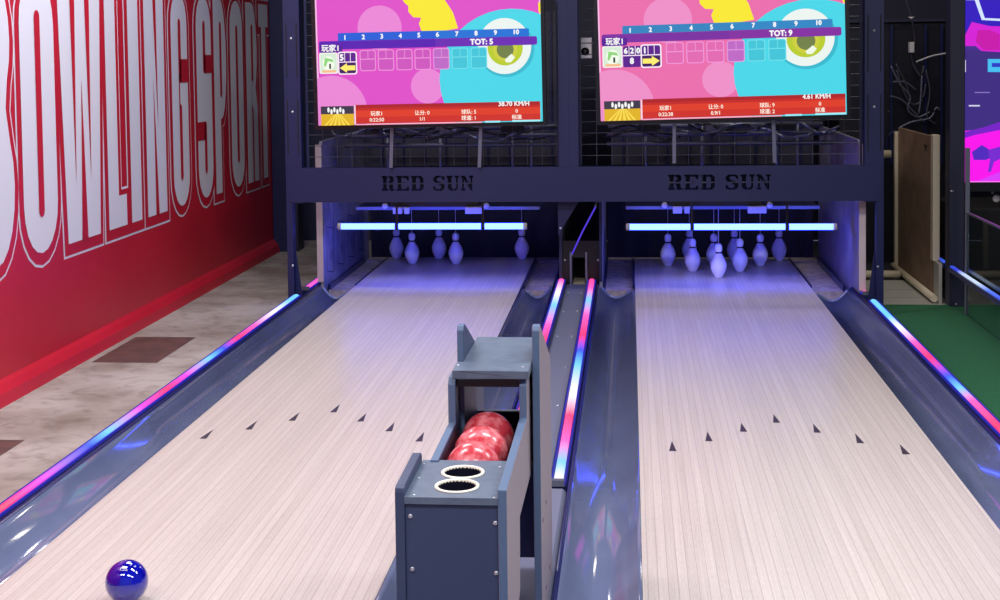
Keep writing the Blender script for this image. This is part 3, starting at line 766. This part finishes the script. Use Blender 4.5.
    rect(130, 143, 208, 168, (84, 16, 150), 6)
    for i, X in enumerate((218, 280, 342, 404, 466, 528, 592, 656, 720, 787)): text(str(i + 1), X, 117 + (6 - i * 1.0) * .5, 15)
    text('TOT: 5' if L else 'TOT: 9', 674, 145, 18); text('玩家1', 170, 155, 18, bold=.03)
    # player picture
    rect(131, 168, 193, 238, (244, 240, 236), 6); rect(135, 172, 189, 234, (214, 236, 214), 4); circ(162, 204, 20, 24, (244, 250, 236)); poly([(150, 185), (175, 190), (180, 200), (160, 196), (152, 215), (146, 212)], (140, 214, 120)); poly([(164, 205), (170, 205), (170, 222), (164, 222)], (20, 60, 40)); rect(140, 226, 186, 234, (246, 190, 140))
    # played frames
    if L: cells = [(196, '5', '')]
    else: cells = [(192, '', '8'), (250, '1', '')]
    for X, s, s2 in cells:
        act = (X == cells[-1][0])
        if act: rect(X - 2, 166, X + 62, 242, (255, 240, 250), 8)
        else: rect(X, 170, X + 54, 236, (235, 170, 230), 8)
        rect(X + 2, 170, X + 58, 238, (88, 20, 140), 6)
        rect(X + 20, 170, X + 22, 200, (255, 240, 250)); rect(X + 39, 170, X + 41, 200, (255, 240, 250)); rect(X + 2, 199, X + 58, 202, (255, 240, 250))
        if s: text(s, X + 11, 186, 20)
        if s2: text(s2, X + 29, 219, 19); text('6', X + 11, 186, 18); text('2', X + 30, 186, 18); text('0', X + 49, 186, 18)
        if act:
            rect(X + 3, 204, X + 57, 236, (60, 16, 90), 4)
            d = 1 if not L else -1; cx_ = X + 30
            poly([(cx_ - d * 26, 212), (cx_ + d * 2, 212), (cx_ + d * 2, 204), (cx_ + d * 26, 220), (cx_ + d * 2, 236), (cx_ + d * 2, 228), (cx_ - d * 26, 228)], (255, 238, 110))
    # bottom bar
    rect(247, 343, 862, 406, (172, 26, 34)); rect(247, 362, 862, 384, (222, 58, 34)); rect(247, 384, 862, 404, (206, 44, 34)); rect(247, 354, 862, 362, (196, 36, 32))
    rect(245, 344, 249, 408, (250, 220, 230))
    rect(132, 346, 243, 410, (226, 178, 30)); rect(132, 346, 243, 372, (58, 52, 72))
    for i in range(6): poly([(180 + i * 3, 372), (183 + i * 3, 372), (150 + i * 16, 410), (142 + i * 16, 410)], (250, 220, 80))
    for i in range(7 if not L else 6): circ(158 + i * 10, 358 + (i % 2) * 6, 4, 9, (246, 246, 246), 10)
    text('38.70 KM/H' if L else '4.61 KM/H', 776, 350, 15, bold=.03)
    row1 = ['玩家1', '让分: 0', '球队: 5' if L else '球队: 9', '0']; row2 = ['0:22:50' if L else '0:22:38', '1/1' if L else '0.9/1', '球道: 1' if L else '球道: 2', '标准']
    for X, a_, c_ in zip((320, 472, 627, 785), row1, row2): text(a_, X, 374, 12, (255, 244, 230), .02); text(c_, X, 394, 12, (255, 244, 230), .02)
    rect(680, 404, 730, 410, (150, 236, 250)); rect(770, 403, 862, 409, (160, 240, 250)); rect(250, 407, 670, 410, (255, 170, 190))
    o = part(b, 'screen'); o['label'] = 'lit scoreboard picture, pink with a turquoise shape'
    # steel hanging arms behind
    for ua, ub in (((397, 392), (486, 480)) if L else ((675, 674), (770, 774))):
        a = MB(); x = at(ua, 125, y=8.08).x - c.x; sk = at(ub, 165, y=8.08).x - c.x - x; a.prism([(x - .010, H2 * .6), (x + .010, H2 * .6), (x + .010 + sk, -H2 - .26), (x - .010 + sk, -H2 - .26)], 'y', .056, .072, M['steel']); o = a.build('hanging_arm', loc=(0, 0, 0)); o.parent = t
    return t
television('L', 'left television showing a pink bowling scoreboard with total 5')
television('R', 'right television showing a pink bowling scoreboard with total 9')

# small control box behind the mesh between the televisions
p = at(586, 48, y=8.16); t = thing('control_box', (p.x, 8.18, p.z - .06), 'small pale control box with a round dial between the two televisions', 'control box')
b = MB(); b.box(p.x - .034, p.x + .034, 8.158, 8.20, p.z - .06, p.z + .06, M['whitepl']); b.build('case', parent=t, bevel=.004)
b = MB(); b.lathe([(.0001, -.003), (.018, -.003), (.018, 0), (.024, 0)], (p.x - .005, 8.158, p.z - .02), M['black'], 20, 'y'); b.build('dial', parent=t)

# ------------------------------------------------------------------ central housing under the middle post with the ball tunnel
t = thing('centre_housing', (-.31, 8.66, -.09), 'glossy black housing with a ball tunnel opening between the pin pits', 'machine housing')
hg = mat('glossy_black_cover', (14, 15, 26), 0.12, coat=.4)
xo0, xo1 = at(573, 270, y=8.7).x, at(585, 270, y=8.7).x
b = MB()
zt = .26
b.box(-.425, xo0, 8.66, 8.70, -.09, zt, M['black']); b.box(xo1, -.196, 8.66, 8.70, -.09, zt, M['black']); b.box(xo0, xo1, 8.66, 8.70, .155, zt, M['black'])
b.prism([(8.66, zt), (8.70, zt), (9.5, .60), (9.46, .60)], 'x', -.425, -.196, hg)
b.build('shell', parent=t, weld=False)
b = MB(); b.box(xo0 - .01, xo1 + .01, 8.9, 8.92, -.05, .2, M['matte_black']); b.box(xo0, xo1, 8.64, 8.90, -.09, -.01, M['cream']); b.build('tunnel', parent=t)
for xx in (xo0 - .018, xo1 + .004):
    b = MB(); b.box(xx, xx + .014, 8.635, 8.66, -.02, .19, M['alu']); b.build('tunnel_frame', parent=t, bevel=.004)
b = MB(); b.prism([(-.425, .56), (-.30, .56), (-.425, .36)], 'y', 8.16, 8.17, M['navy']); b.build('gusset', parent=t)
for (x, z) in ((-.41, .40), (-.41, .14), (-.205, .14)):
    b = MB(); b.lathe([(.0001, -.006), (.006, -.005), (.008, 0), (.0001, 0)], (x, 8.655 if z < .3 else 8.16, z), M['screw'], 10, 'y'); b.build('bolt', parent=t)
a0, a1 = at(572, 254, y=8.64), at(595.5, 207, y=8.64)
tt = t
b = MB(); b.tube([(a0.x, 8.64, a0.z), (a0.x * .55 + a1.x * .45, 8.64, a0.z * .45 + a1.z * .55 - .02), (a1.x, 8.64, a1.z)], .005, glow('led_violet', (84, 60, 220), 1.0), 8); b.build('led_strip', parent=tt)  # thin violet glowing line rising across the housing
b = MB()
b.box(a0.x - .006, a0.x + .006, 8.64, 8.66, a0.z - .012, a0.z + .006, M['alu']); b.box(a1.x - .006, a1.x + .006, 8.64, 9.3, a1.z - .006, a1.z + .012, M['alu']); b.build('clip', parent=tt)

# ================================================================== BALL RETURN
t = thing('ball_return', (-.34, 3.2, .012), 'slate blue ball return rack with cup holders and red balls between the lanes', 'ball return')
Zp = .545
def side(name, x0, x1, prof, face, m_edge, lab=None):
    b = MB(); b.prism(prof, 'x', x0, x1, face, m_side=m_edge); o = b.build(name, parent=t, bevel=.002)
    if lab: o['label'] = lab
    return o
def rnd(pts, k, r=.012):
    """round corner k of a polygon"""
    p, a, c = Vector(pts[k]), Vector(pts[k - 1]), Vector(pts[(k + 1) % len(pts)])
    d0 = (a - p).normalized() * r; d1 = (c - p).normalized() * r
    return [tuple(p + d0), tuple(p + (d0 + d1) * .28), tuple(p + d1)]
# front column side panels
lp = [(2.69, .012), (2.69, .565), (2.93, .568), (2.93, .012)]
lp = [lp[0]] + rnd(lp, 1) + rnd(lp, 2) + [lp[3]]
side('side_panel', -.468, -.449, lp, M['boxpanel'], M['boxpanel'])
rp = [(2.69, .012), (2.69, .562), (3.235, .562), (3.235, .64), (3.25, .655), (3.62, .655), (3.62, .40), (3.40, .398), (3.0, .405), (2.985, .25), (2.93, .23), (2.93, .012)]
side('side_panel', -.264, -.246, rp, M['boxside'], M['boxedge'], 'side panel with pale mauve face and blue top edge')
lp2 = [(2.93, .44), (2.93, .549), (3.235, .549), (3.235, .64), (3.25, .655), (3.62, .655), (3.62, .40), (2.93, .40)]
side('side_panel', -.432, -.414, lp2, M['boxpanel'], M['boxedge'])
b = MB(); b.box(-.449, -.264, 2.695, 2.713, .012, Zp - .016, M['boxpanel']); o = b.build('front_panel', parent=t, bevel=.0015)
for u, v in ((410, 517), (495, 524), (412, 570), (496, 574)):
    p = at(u, v, y=2.69); b = MB()
    b.lathe([(.0001, -.0025), (.003, -.0022), (.0048, -.0005), (.0048, .002), (.0001, .002)], (p.x, 2.694, p.z), M['screw'], 14, 'y')
    sc_ = b.build('screw', parent=o)
# top plate with two cup holes (ring of quads round each hole)
def plate_with_holes(x0, x1, y0, y1, z0, z1, holes, r, m, mh):
    bm_ = MB()
    n = 32; ys = [y0] + [(holes[i][1] + holes[i + 1][1]) / 2 for i in range(len(holes) - 1)] + [y1]
    for i, (hx, hy) in enumerate(holes):
        a, c = ys[i], ys[i + 1]
        inner, outer = [], []
        for k in range(n):
            an = 2 * PI * k / n; dx, dy = math.cos(an), math.sin(an)
            ry = min(r, (c - a) / 2 - .0002) if False else r
            inner.append((hx + r * dx, hy + ry * dy))
            tx = ((x1 - hx) / dx if dx > 1e-9 else (x0 - hx) / dx if dx < -1e-9 else 1e9); ty = ((c - hy) / dy if dy > 1e-9 else (a - hy) / dy if dy < -1e-9 else 1e9)
            s_ = min(tx, ty); outer.append((hx + dx * s_, hy + dy * s_))
        cor = [(x1, c), (x0, c), (x0, a), (x1, a)]
        for z, fl in ((z1, 1), (z0, -1)):
            for k in range(n):
                k2 = (k + 1) % n; pts = [inner[k], outer[k]]
                for cc in cor:
                    a_c = math.atan2(cc[1] - hy, cc[0] - hx) % (2 * PI)
                    if 2 * PI * k / n + 1e-6 < a_c < 2 * PI * (k + 1) / n - 1e-6: pts.append(cc)
                pts += [outer[k2], inner[k2]]
                bm_.faces([(q[0], q[1], z) for q in pts], [tuple(range(len(pts)))], m)
        bm_.faces([(q[0], q[1], z1) for q in inner] + [(q[0], q[1], z0) for q in inner], [(k, (k + 1) % n, n + (k + 1) % n, n + k) for k in range(n)], mh)
    bm_.faces([(x0, y0, z0), (x1, y0, z0), (x1, y0, z1), (x0, y0, z1)], [(0, 1, 2, 3)], m); bm_.faces([(x0, y1, z0), (x1, y1, z0), (x1, y1, z1), (x0, y1, z1)], [(0, 1, 2, 3)], m)
    return bm_
h1, h2 = at(457, 486.7, z=Zp), at(462.8, 473, z=Zp)
h2.y = max(h2.y, h1.y + .0935)
plate_with_holes(-.449, -.264, 2.69, 2.945, Zp - .014, Zp, [(h1.x, h1.y), (h2.x, h2.y)], .039, M['boxtop'], M['boxin']).build('cup_plate', parent=t)
cplate = [o for o in t.children if o.name.startswith('cup_plate')][0]
for h in (h1, h2):
    b = MB(); b.lathe([(.039, Zp - .002), (.0388, Zp + .003), (.042, Zp + .0045), (.0455, Zp + .003), (.0458, Zp), (.039, Zp)], (h.x, h.y, 0), M['rim'], 40)
    o = b.build('cup_holder', parent=t); o['label'] = 'cup hole with a cream ring'
    b = MB(); b.lathe([(.0392, Zp - .0145), (.037, Zp - .09), (.0001, Zp - .09)], (h.x, h.y, 0), M['boxin'], 32); q = b.build('cup_well', parent=o)
for u, v in ((414, 495), (419, 478), (424, 464), (494, 498), (500, 467)):
    p = at(u, v, z=Zp); b = MB(); b.lathe([(.0001, .0015), (.003, .0012), (.0035, 0), (.0001, 0)], (p.x, p.y, Zp), M['screw'], 10); b.build('screw', parent=cplate)
# tray
b = MB(); b.box(-.414, -.264, 2.945, 3.60, .405, .418, M['boxin']); b.box(-.414, -.404, 2.945, 3.60, .418, .45, M['boxin']); b.box(-.274, -.264, 2.945, 3.60, .418, .45, M['boxin']); b.box(-.414, -.264, 2.93, 2.945, .405, .53, M['boxin'])
b.build('ball_tray', parent=t, weld=False)
b = MB(); b.box(-.4135, -.411, 2.95, 3.60, .45, .54, M['boxin']); b.box(-.267, -.2645, 2.95, 3.60, .45, .54, M['boxin']); b.build('tray_lining', parent=t, weld=False)
b = MB(); b.box(-.414, -.264, 3.60, 3.615, .36, .480, M['boxin']); b.box(-.414, -.264, 3.599, 3.616, .480, .485, M['alu']); b.build('back_panel', parent=t, weld=False)
b = MB(); b.box(-.414, -.264, 3.25, 3.27, .632, .652, M['black']); b.build('cross_bar', parent=t)
# upper hood plate
b = MB(); b.prism([(3.225, .656), (3.225, .676), (3.60, .680), (3.60, .660)], 'x', -.4025, -.240, M['boxtop']); b.prism([(3.225, .656), (3.225, .676), (3.318, .6772), (3.318, .6572)], 'x', -.420, -.4025, M['boxtop']); b.build('hood_plate', parent=t, bevel=.002)
for u, v in ((458, 365), (523, 367)):
    p = at(u, v, z=.677); b = MB(); b.lathe([(.0001, .0015), (.003, .0012), (.0035, 0), (.0001, 0)], (p.x, p.y, .6766), M['screw'], 10); b.build('screw', parent=t)
# tall rear legs
tl = [(3.32, .012), (3.32, .752), (3.328, .762), (3.355, .762), (3.75, .60), (3.76, .58), (3.76, .012)]
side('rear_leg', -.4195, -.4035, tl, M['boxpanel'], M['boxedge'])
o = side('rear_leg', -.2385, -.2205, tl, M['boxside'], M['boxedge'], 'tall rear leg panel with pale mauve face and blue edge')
b = MB(); b.box(-.4035, -.2385, 3.40, 3.418, .17, .40, M['gutter_side']); b.build('rear_brace', parent=t)
for u, v in ((546, 502), (543, 520), (546, 587), (549.5, 567)):
    p = at(u, v, x=-.2205); b = MB(); b.lathe([(.0001, 0.0006), (.006, .0006), (.006, 0), (.0001, 0)], (-.2205, p.y, p.z), M['matte_black'], 12, 'x'); b.build('bolt_hole', parent=t)
# red balls resting in the tray
RB = .063
for i, ((x, y), lab) in enumerate([((-.342, 3.268), 'speckled red bowling ball in the rack tray, farthest of the three'), ((-.345, 3.140), 'speckled red bowling ball in the middle of the three in the rack'), ((-.348, 3.012), 'speckled red bowling ball nearest the cup holders in the rack')]):
    if i == 0:
        b = MB(); b.sphere((0, 0, 0), RB, M['redball']); rb = b.build('bowling_ball'); rb.location = (x, y, .4405 + RB); tag(rb, lab, 'bowling ball', 'red balls in the rack'); rb.rotation_euler = (.4, .2, 0)
    else:
        c = rb.copy(); COL.objects.link(c); c.location = (x, y, .4405 + RB); c['label'] = lab; c.rotation_euler = (1.3 * i, .7, .4 * i)
b = MB(); b.box(-.404, -.274, 2.95, 3.59, .418, .440, M['boxin']); b.build('tray_mat', parent=t)
# blue ball on the lane
bp = at(126.8, 581.5, z=.055)
b = MB(); b.sphere((0, 0, 0), .055, M['blueball'], 56, 32); bb = b.build('bowling_ball'); bb.location = (bp.x, bp.y, .0555); tag(bb, 'glossy deep blue bowling ball alone on the near end of the left lane', 'bowling ball')
b = MB()   # moulded mark on the ball
mark = glow  # (name only)
mk = mat('ball_mark_white', (228, 232, 245), .4)
def on_ball(a, e):
    return Vector((math.sin(a) * math.cos(e), -math.cos(a) * math.cos(e), math.sin(e))) * .0553
for seg in ([(-.10, 1.02), (.0, 1.10), (.2, 1.02), (.40, .90), (.42, .84), (.12, .88), (-.12, .86), (-.10, 1.02)], [(-.02, .98), (.12, .98), (.30, .91)],
            [(.35, 1.24), (.55, 1.36)], [(.62, 1.22), (.95, 1.24)], [(.72, 1.12), (1.0, 1.12)], [(1.02, 1.0), (1.12, .92), (1.2, .98)]):
    b.tube([on_ball(*p) for p in seg], .0009, mk, 6)
o = b.build('logo_mark', loc=(0, 0, 0)); o.parent = bb; o['label'] = 'small white printed mark'

# ================================================================== RIGHT SIDE: back room corner, game cabinet, glass barrier
# brown partition board with cream stiles
PX = 1.83
t = thing('partition_board', (PX, 9.2, FZ), 'brown board partition with cream edge trim behind the green carpet', 'partition')
b = MB(); b.box(PX, PX + .02, 8.66, 9.80, .14, .89, M['board']); b.box(PX, PX + .02, 8.66, 9.80, FZ, .14, M['board']); b.box(PX, PX + .02, 8.52, 8.66, FZ, .14, M['tile_cream']); bo_ = b.build('board', parent=t, weld=False)
b = MB(); b.box(PX - .02, PX + .03, 9.80, 9.85, FZ + .02, .86, M['cream']); b.build('stile', parent=t, bevel=.005)
b = MB(); b.box(PX - .012, PX + .03, 8.63, 8.70, .14, .905, M['cream']); b.build('stile', parent=t, bevel=.004)
b = MB(); b.tube([(PX - .025, 9.83, FZ + .03), (PX - .025, 8.52, FZ + .03)], .022, M['cream'], 10); b.build('bottom_trim', parent=t)
b = MB(); b.box(PX - .004, PX, 8.86, 8.93, .815, .83, M['black']); b.box(PX - .004, PX, 8.88, 8.91, .795, .803, M['black']); b.build('hand_hole', parent=bo_)
# pipe along the end of the tiles and low step behind
p0_, p1_ = at(862, 279, y=9.42), at(899, 279, y=9.42)
b = MB(); b.tube([(1.36, 9.43, FZ + .035), (PX - .055, 9.43, FZ + .035)], .024, M['cream'], 12); tag(b.build('floor_pipe', loc=(1.6, 9.43, FZ)), 'cream pipe lying across the floor behind the tiles', 'pipe')
b = MB(); b.tube([(1.36, 9.9, .70), (PX - .03, 9.9, .70)], .028, M['cream'], 12); b.tube([(1.36, 9.9, .70), (1.36, 9.9, FZ)], .02, M['cream'], 12)
tag(b.build('pipe', loc=(1.6, 9.9, FZ)), 'short cream pipe stub between the right frame post and the brown board', 'pipe')
# dark equipment cabinet with cables
t = thing('equipment_cabinet', (1.85, 10.25, FZ), 'tall black equipment cabinet with hanging cables right of the frame', 'cabinet')
b = MB(); b.box(1.50, 2.30, 10.25, 10.9, FZ, 1.62, M['cab_black']); b.box(1.46, 2.34, 10.20, 10.95, 1.62, 1.64, M['navy_dark']); b.build('body', parent=t, weld=False)
b = MB()
for u in (891, 925, 941): q = at(u, 90, y=10.24); b.box(q.x - .01, q.x + .01, 10.22, 10.25, .6, 1.6, M['navy'])
b.build('rack_rail', parent=t, weld=False)
def cable(pts, r=.008, m='navy', y=10.12, name='cable'):
    b = MB(); P = []
    W = [at(u, v, y=y) for u, v in pts]
    n = len(W)
    for i in range(n - 1):
        p_1, p0, p1, p2 = W[max(i - 1, 0)], W[i], W[i + 1], W[min(i + 2, n - 1)]
        for k in range(6):
            s = k / 6; P.append(0.5 * ((2 * p0) + (-p_1 + p1) * s + (2 * p_1 - 5 * p0 + 4 * p1 - p2) * s * s + (-p_1 + 3 * p0 - 3 * p1 + p2) * s ** 3))
    P.append(W[-1]); b.tube(P, r, M[m], 7); return b.build(name, parent=t)
cable([(891, 66), (900, 84), (910, 96), (908, 110), (918, 117), (930, 112)], .007, 'steel')
cable([(896, 64), (906, 84), (911, 100)], .006, 'wire')
cable([(910, 50), (914, 66), (921, 76), (924, 66)], .008, 'wire')
cable([(922, 76), (921, 96), (919, 114)], .008, 'steel')
cable([(893, 82), (905, 82), (916, 90)], .006, 'steel')
cable([(897, 70), (903, 90), (912, 104), (922, 100), (926, 84)], .007, 'wire')
cable([(926, 70), (930, 92), (927, 116), (936, 124)], .007, 'wire')
cable([(890, 96), (902, 100), (914, 112), (924, 122)], .006, 'steel')
cable([(899, 128), (912, 122), (930, 118), (936, 108), (940, 110)], .008, 'steel')
cable([(887, 160), (888, 138), (896, 130)], .008, 'navy')
cable([(906, 0), (912, 20), (915, 42)], .004, 'wire')
cable([(916, 62), (932, 56), (948, 53)], .006, 'whitepl')
b = MB(); q = at(911, 47, y=10.1); b.box(q.x - .016, q.x + .016, 10.06, 10.12, q.z - .04, q.z + .035, M['whitepl']); b.build('connector', parent=t, bevel=.003)
b = MB(); q = at(910, 17, y=10.1); b.prism([(q.x - .022, q.z), (q.x + .022, q.z), (q.x, q.z - .014)], 'y', 10.05, 10.08, M['whitepl']); b.build('clip', parent=t)
for (u, v) in ((889, 112), (892, 78), (893, 96)):
    q = at(u, v, y=10.24); b = MB(); b.lathe([(.0001, -.006), (.009, -.005), (.009, 0), (.0001, 0)], (q.x, 10.25, q.z), M['wire'], 10, 'y'); b.build('screw', parent=t)

# game cabinet with magenta screen
t = thing('arcade_machine', (2.2, 8.4, FZ), 'tall black arcade machine with a bright magenta screen at the right edge', 'arcade machine')
b = MB(); b.box(1.862, 1.945, 8.38, 8.50, FZ + .0085, 2.3, M['navy_dark']); o = b.build('post', parent=t, bevel=.003)
for (u, v) in ((949.5, 191), (953, 191), (956, 304)):
    q = at(u, v, y=8.38); b = MB(); b.lathe([(.0001, -.006), (.005, -.005), (.006, 0), (.0001, 0)], (max(q.x, 1.87), 8.38, max(q.z, FZ + .01)), M['screw'], 10, 'y'); b.build('bolt', parent=t)
sl, sr = 1.955, 2.75; zb = .638
b = MB(); b.box(1.945, 2.80, 8.42, 8.52, .58, 1.96, M['black']); b.build('screen_housing', parent=t, bevel=.003)
b = MB(); ly = [0]
def sp(pts, col, es=1.0):
    ly[0] += .0004
    P = []
    for u, v in pts:
        q = at(u, v, y=8.41); P.append((min(max(q.x, sl), sr), 8.418 - ly[0], max(q.z, zb)))
    b.faces(P, [tuple(range(len(P)))], glow('arc_%d_%d_%d' % col, col, es))
ly[0] = 0
b.faces([(sl, 8.418, zb), (sr, 8.418, zb), (sr, 8.418, 1.93), (sl, 8.418, 1.93)], [(0, 1, 2, 3)], glow('arc_base', (70, 44, 140), 1.0))
sp([(964, 0), (1100, -5), (1100, -60), (964, -60)], (60, 30, 220)); sp([(964, 0), (1100, 0), (1100, 60), (990, 56), (964, 30)], (52, 26, 190))
sp([(964, 35), (972, 22), (990, 26), (1100, 30), (1100, 58), (985, 54), (976, 46), (964, 46)], (214, 30, 214)); sp([(978, 30), (990, 30), (1000, 34), (1000, 50), (984, 50), (976, 42)], (200, 20, 170))
sp([(964, 0), (975, 0), (982, 20), (1100, 26), (1100, 23), (985, 18), (979, 0), (975, -4)], (215, 230, 255)); sp([(1100, 58), (964, 50), (964, 130), (1100, 118)], (62, 42, 128))
sp([(988, 59), (1100, 59), (1100, 73), (988, 72)], (70, 190, 240)); sp([(992, 63), (1100, 63), (1100, 68), (992, 67)], (40, 60, 200)); sp([(964, 60), (966, 60), (966, 72), (964, 72)], (230, 230, 255))
sp([(969, 105), (980, 105), (980, 106.5), (969, 106.5)], (210, 210, 240)); sp([(975, 92), (990, 92), (990, 93), (975, 93)], (140, 120, 200))
sp([(964, 131), (1100, 118), (1100, 190), (964, 190)], (250, 16, 236)); sp([(964, 132), (985, 127), (1000, 122), (1100, 112), (1100, 124), (1000, 130), (975, 135), (964, 138)], (120, 30, 200))
sp([(972, 152), (982, 145), (990, 150), (994, 156), (986, 160), (974, 160)], (80, 40, 190)); sp([(988, 150), (1002, 146), (1002, 158), (994, 162), (991, 172), (988, 172), (990, 160)], (120, 40, 210)); sp([(975, 182), (1000, 172), (1100, 168), (1100, 181), (1000, 180)], (220, 60, 250))
sp([(963, 181.2), (1100, 181), (1100, 186), (963, 186)], (255, 130, 245))
o = b.build('screen', parent=t, weld=False); o['label'] = 'glowing purple and magenta game picture'
b = MB(); b.box(1.98, 2.75, 8.60, 9.3, FZ, .46, M['matte_black']); b.build('base_cabinet', parent=t, bevel=.01)
for (u, v, r) in ((995, 198, .022), (991, 192, .008), (1004, 196, .02)):
    q = at(u, v, y=8.55); b = MB(); b.lathe([(.0001, -.01), (r, -.008), (r, 0), (.0001, 0)], (q.x, 8.52, q.z), M['whitepl'], 16, 'y'); b.build('knob', parent=t)
# glass barrier with light rail
GX = 1.90
t = thing('glass_barrier', (GX, 7.0, FZ), 'clear glass barrier with a metal top edge standing on the green carpet', 'glass barrier')
b = MB(); b.box(GX, GX + .008, 5.2, 8.12, FZ + .009, .485, M['glass']); b.build('pane', parent=t)
b = MB(); b.box(GX - .004, GX + .012, 5.2, 8.12, .486, .496, M['alu']); b.build('top_edge', parent=t)
b = MB(); b.box(GX - .008, GX + .016, 8.12, 8.14, FZ + .0085, .86, M['alu']); b.build('end_post', parent=t, bevel=.002)
st = [(5.0, (30, 50, 220)), (7.1, (50, 60, 250)), (7.5, (90, 130, 255)), (7.75, (210, 230, 255)), (8.05, (200, 220, 255)), (8.2, (50, 60, 220)), (8.5, (60, 100, 240)), (8.85, (20, 20, 90))]
lm = led_mat('led_barrier', st, 1.0)
for (ya, yb, lab) in ((5.2, 8.37, 'glowing blue light rail running along the glass barrier'), (8.51, 8.80, 'short dim blue light rail on the low brown board, left of the black machine post')):
    t = thing('light_rail', (GX - .03, ya, .12), lab, 'light rail')
    b = MB(); b.box(GX - .050, GX - .012, ya, yb, .12, .145, M['gutter_side']); b.build('housing', parent=t)
    b = MB(); b.box(GX - .040, GX - .020, ya + .01, yb - .01, .1455, .152, lm); b.build('led_strip', parent=t)
    if ya > 8: b = MB(); b.box(GX - .056, GX - .006, 8.80, 8.86, .10, .17, M['black']); b.build('end_cap', parent=t)
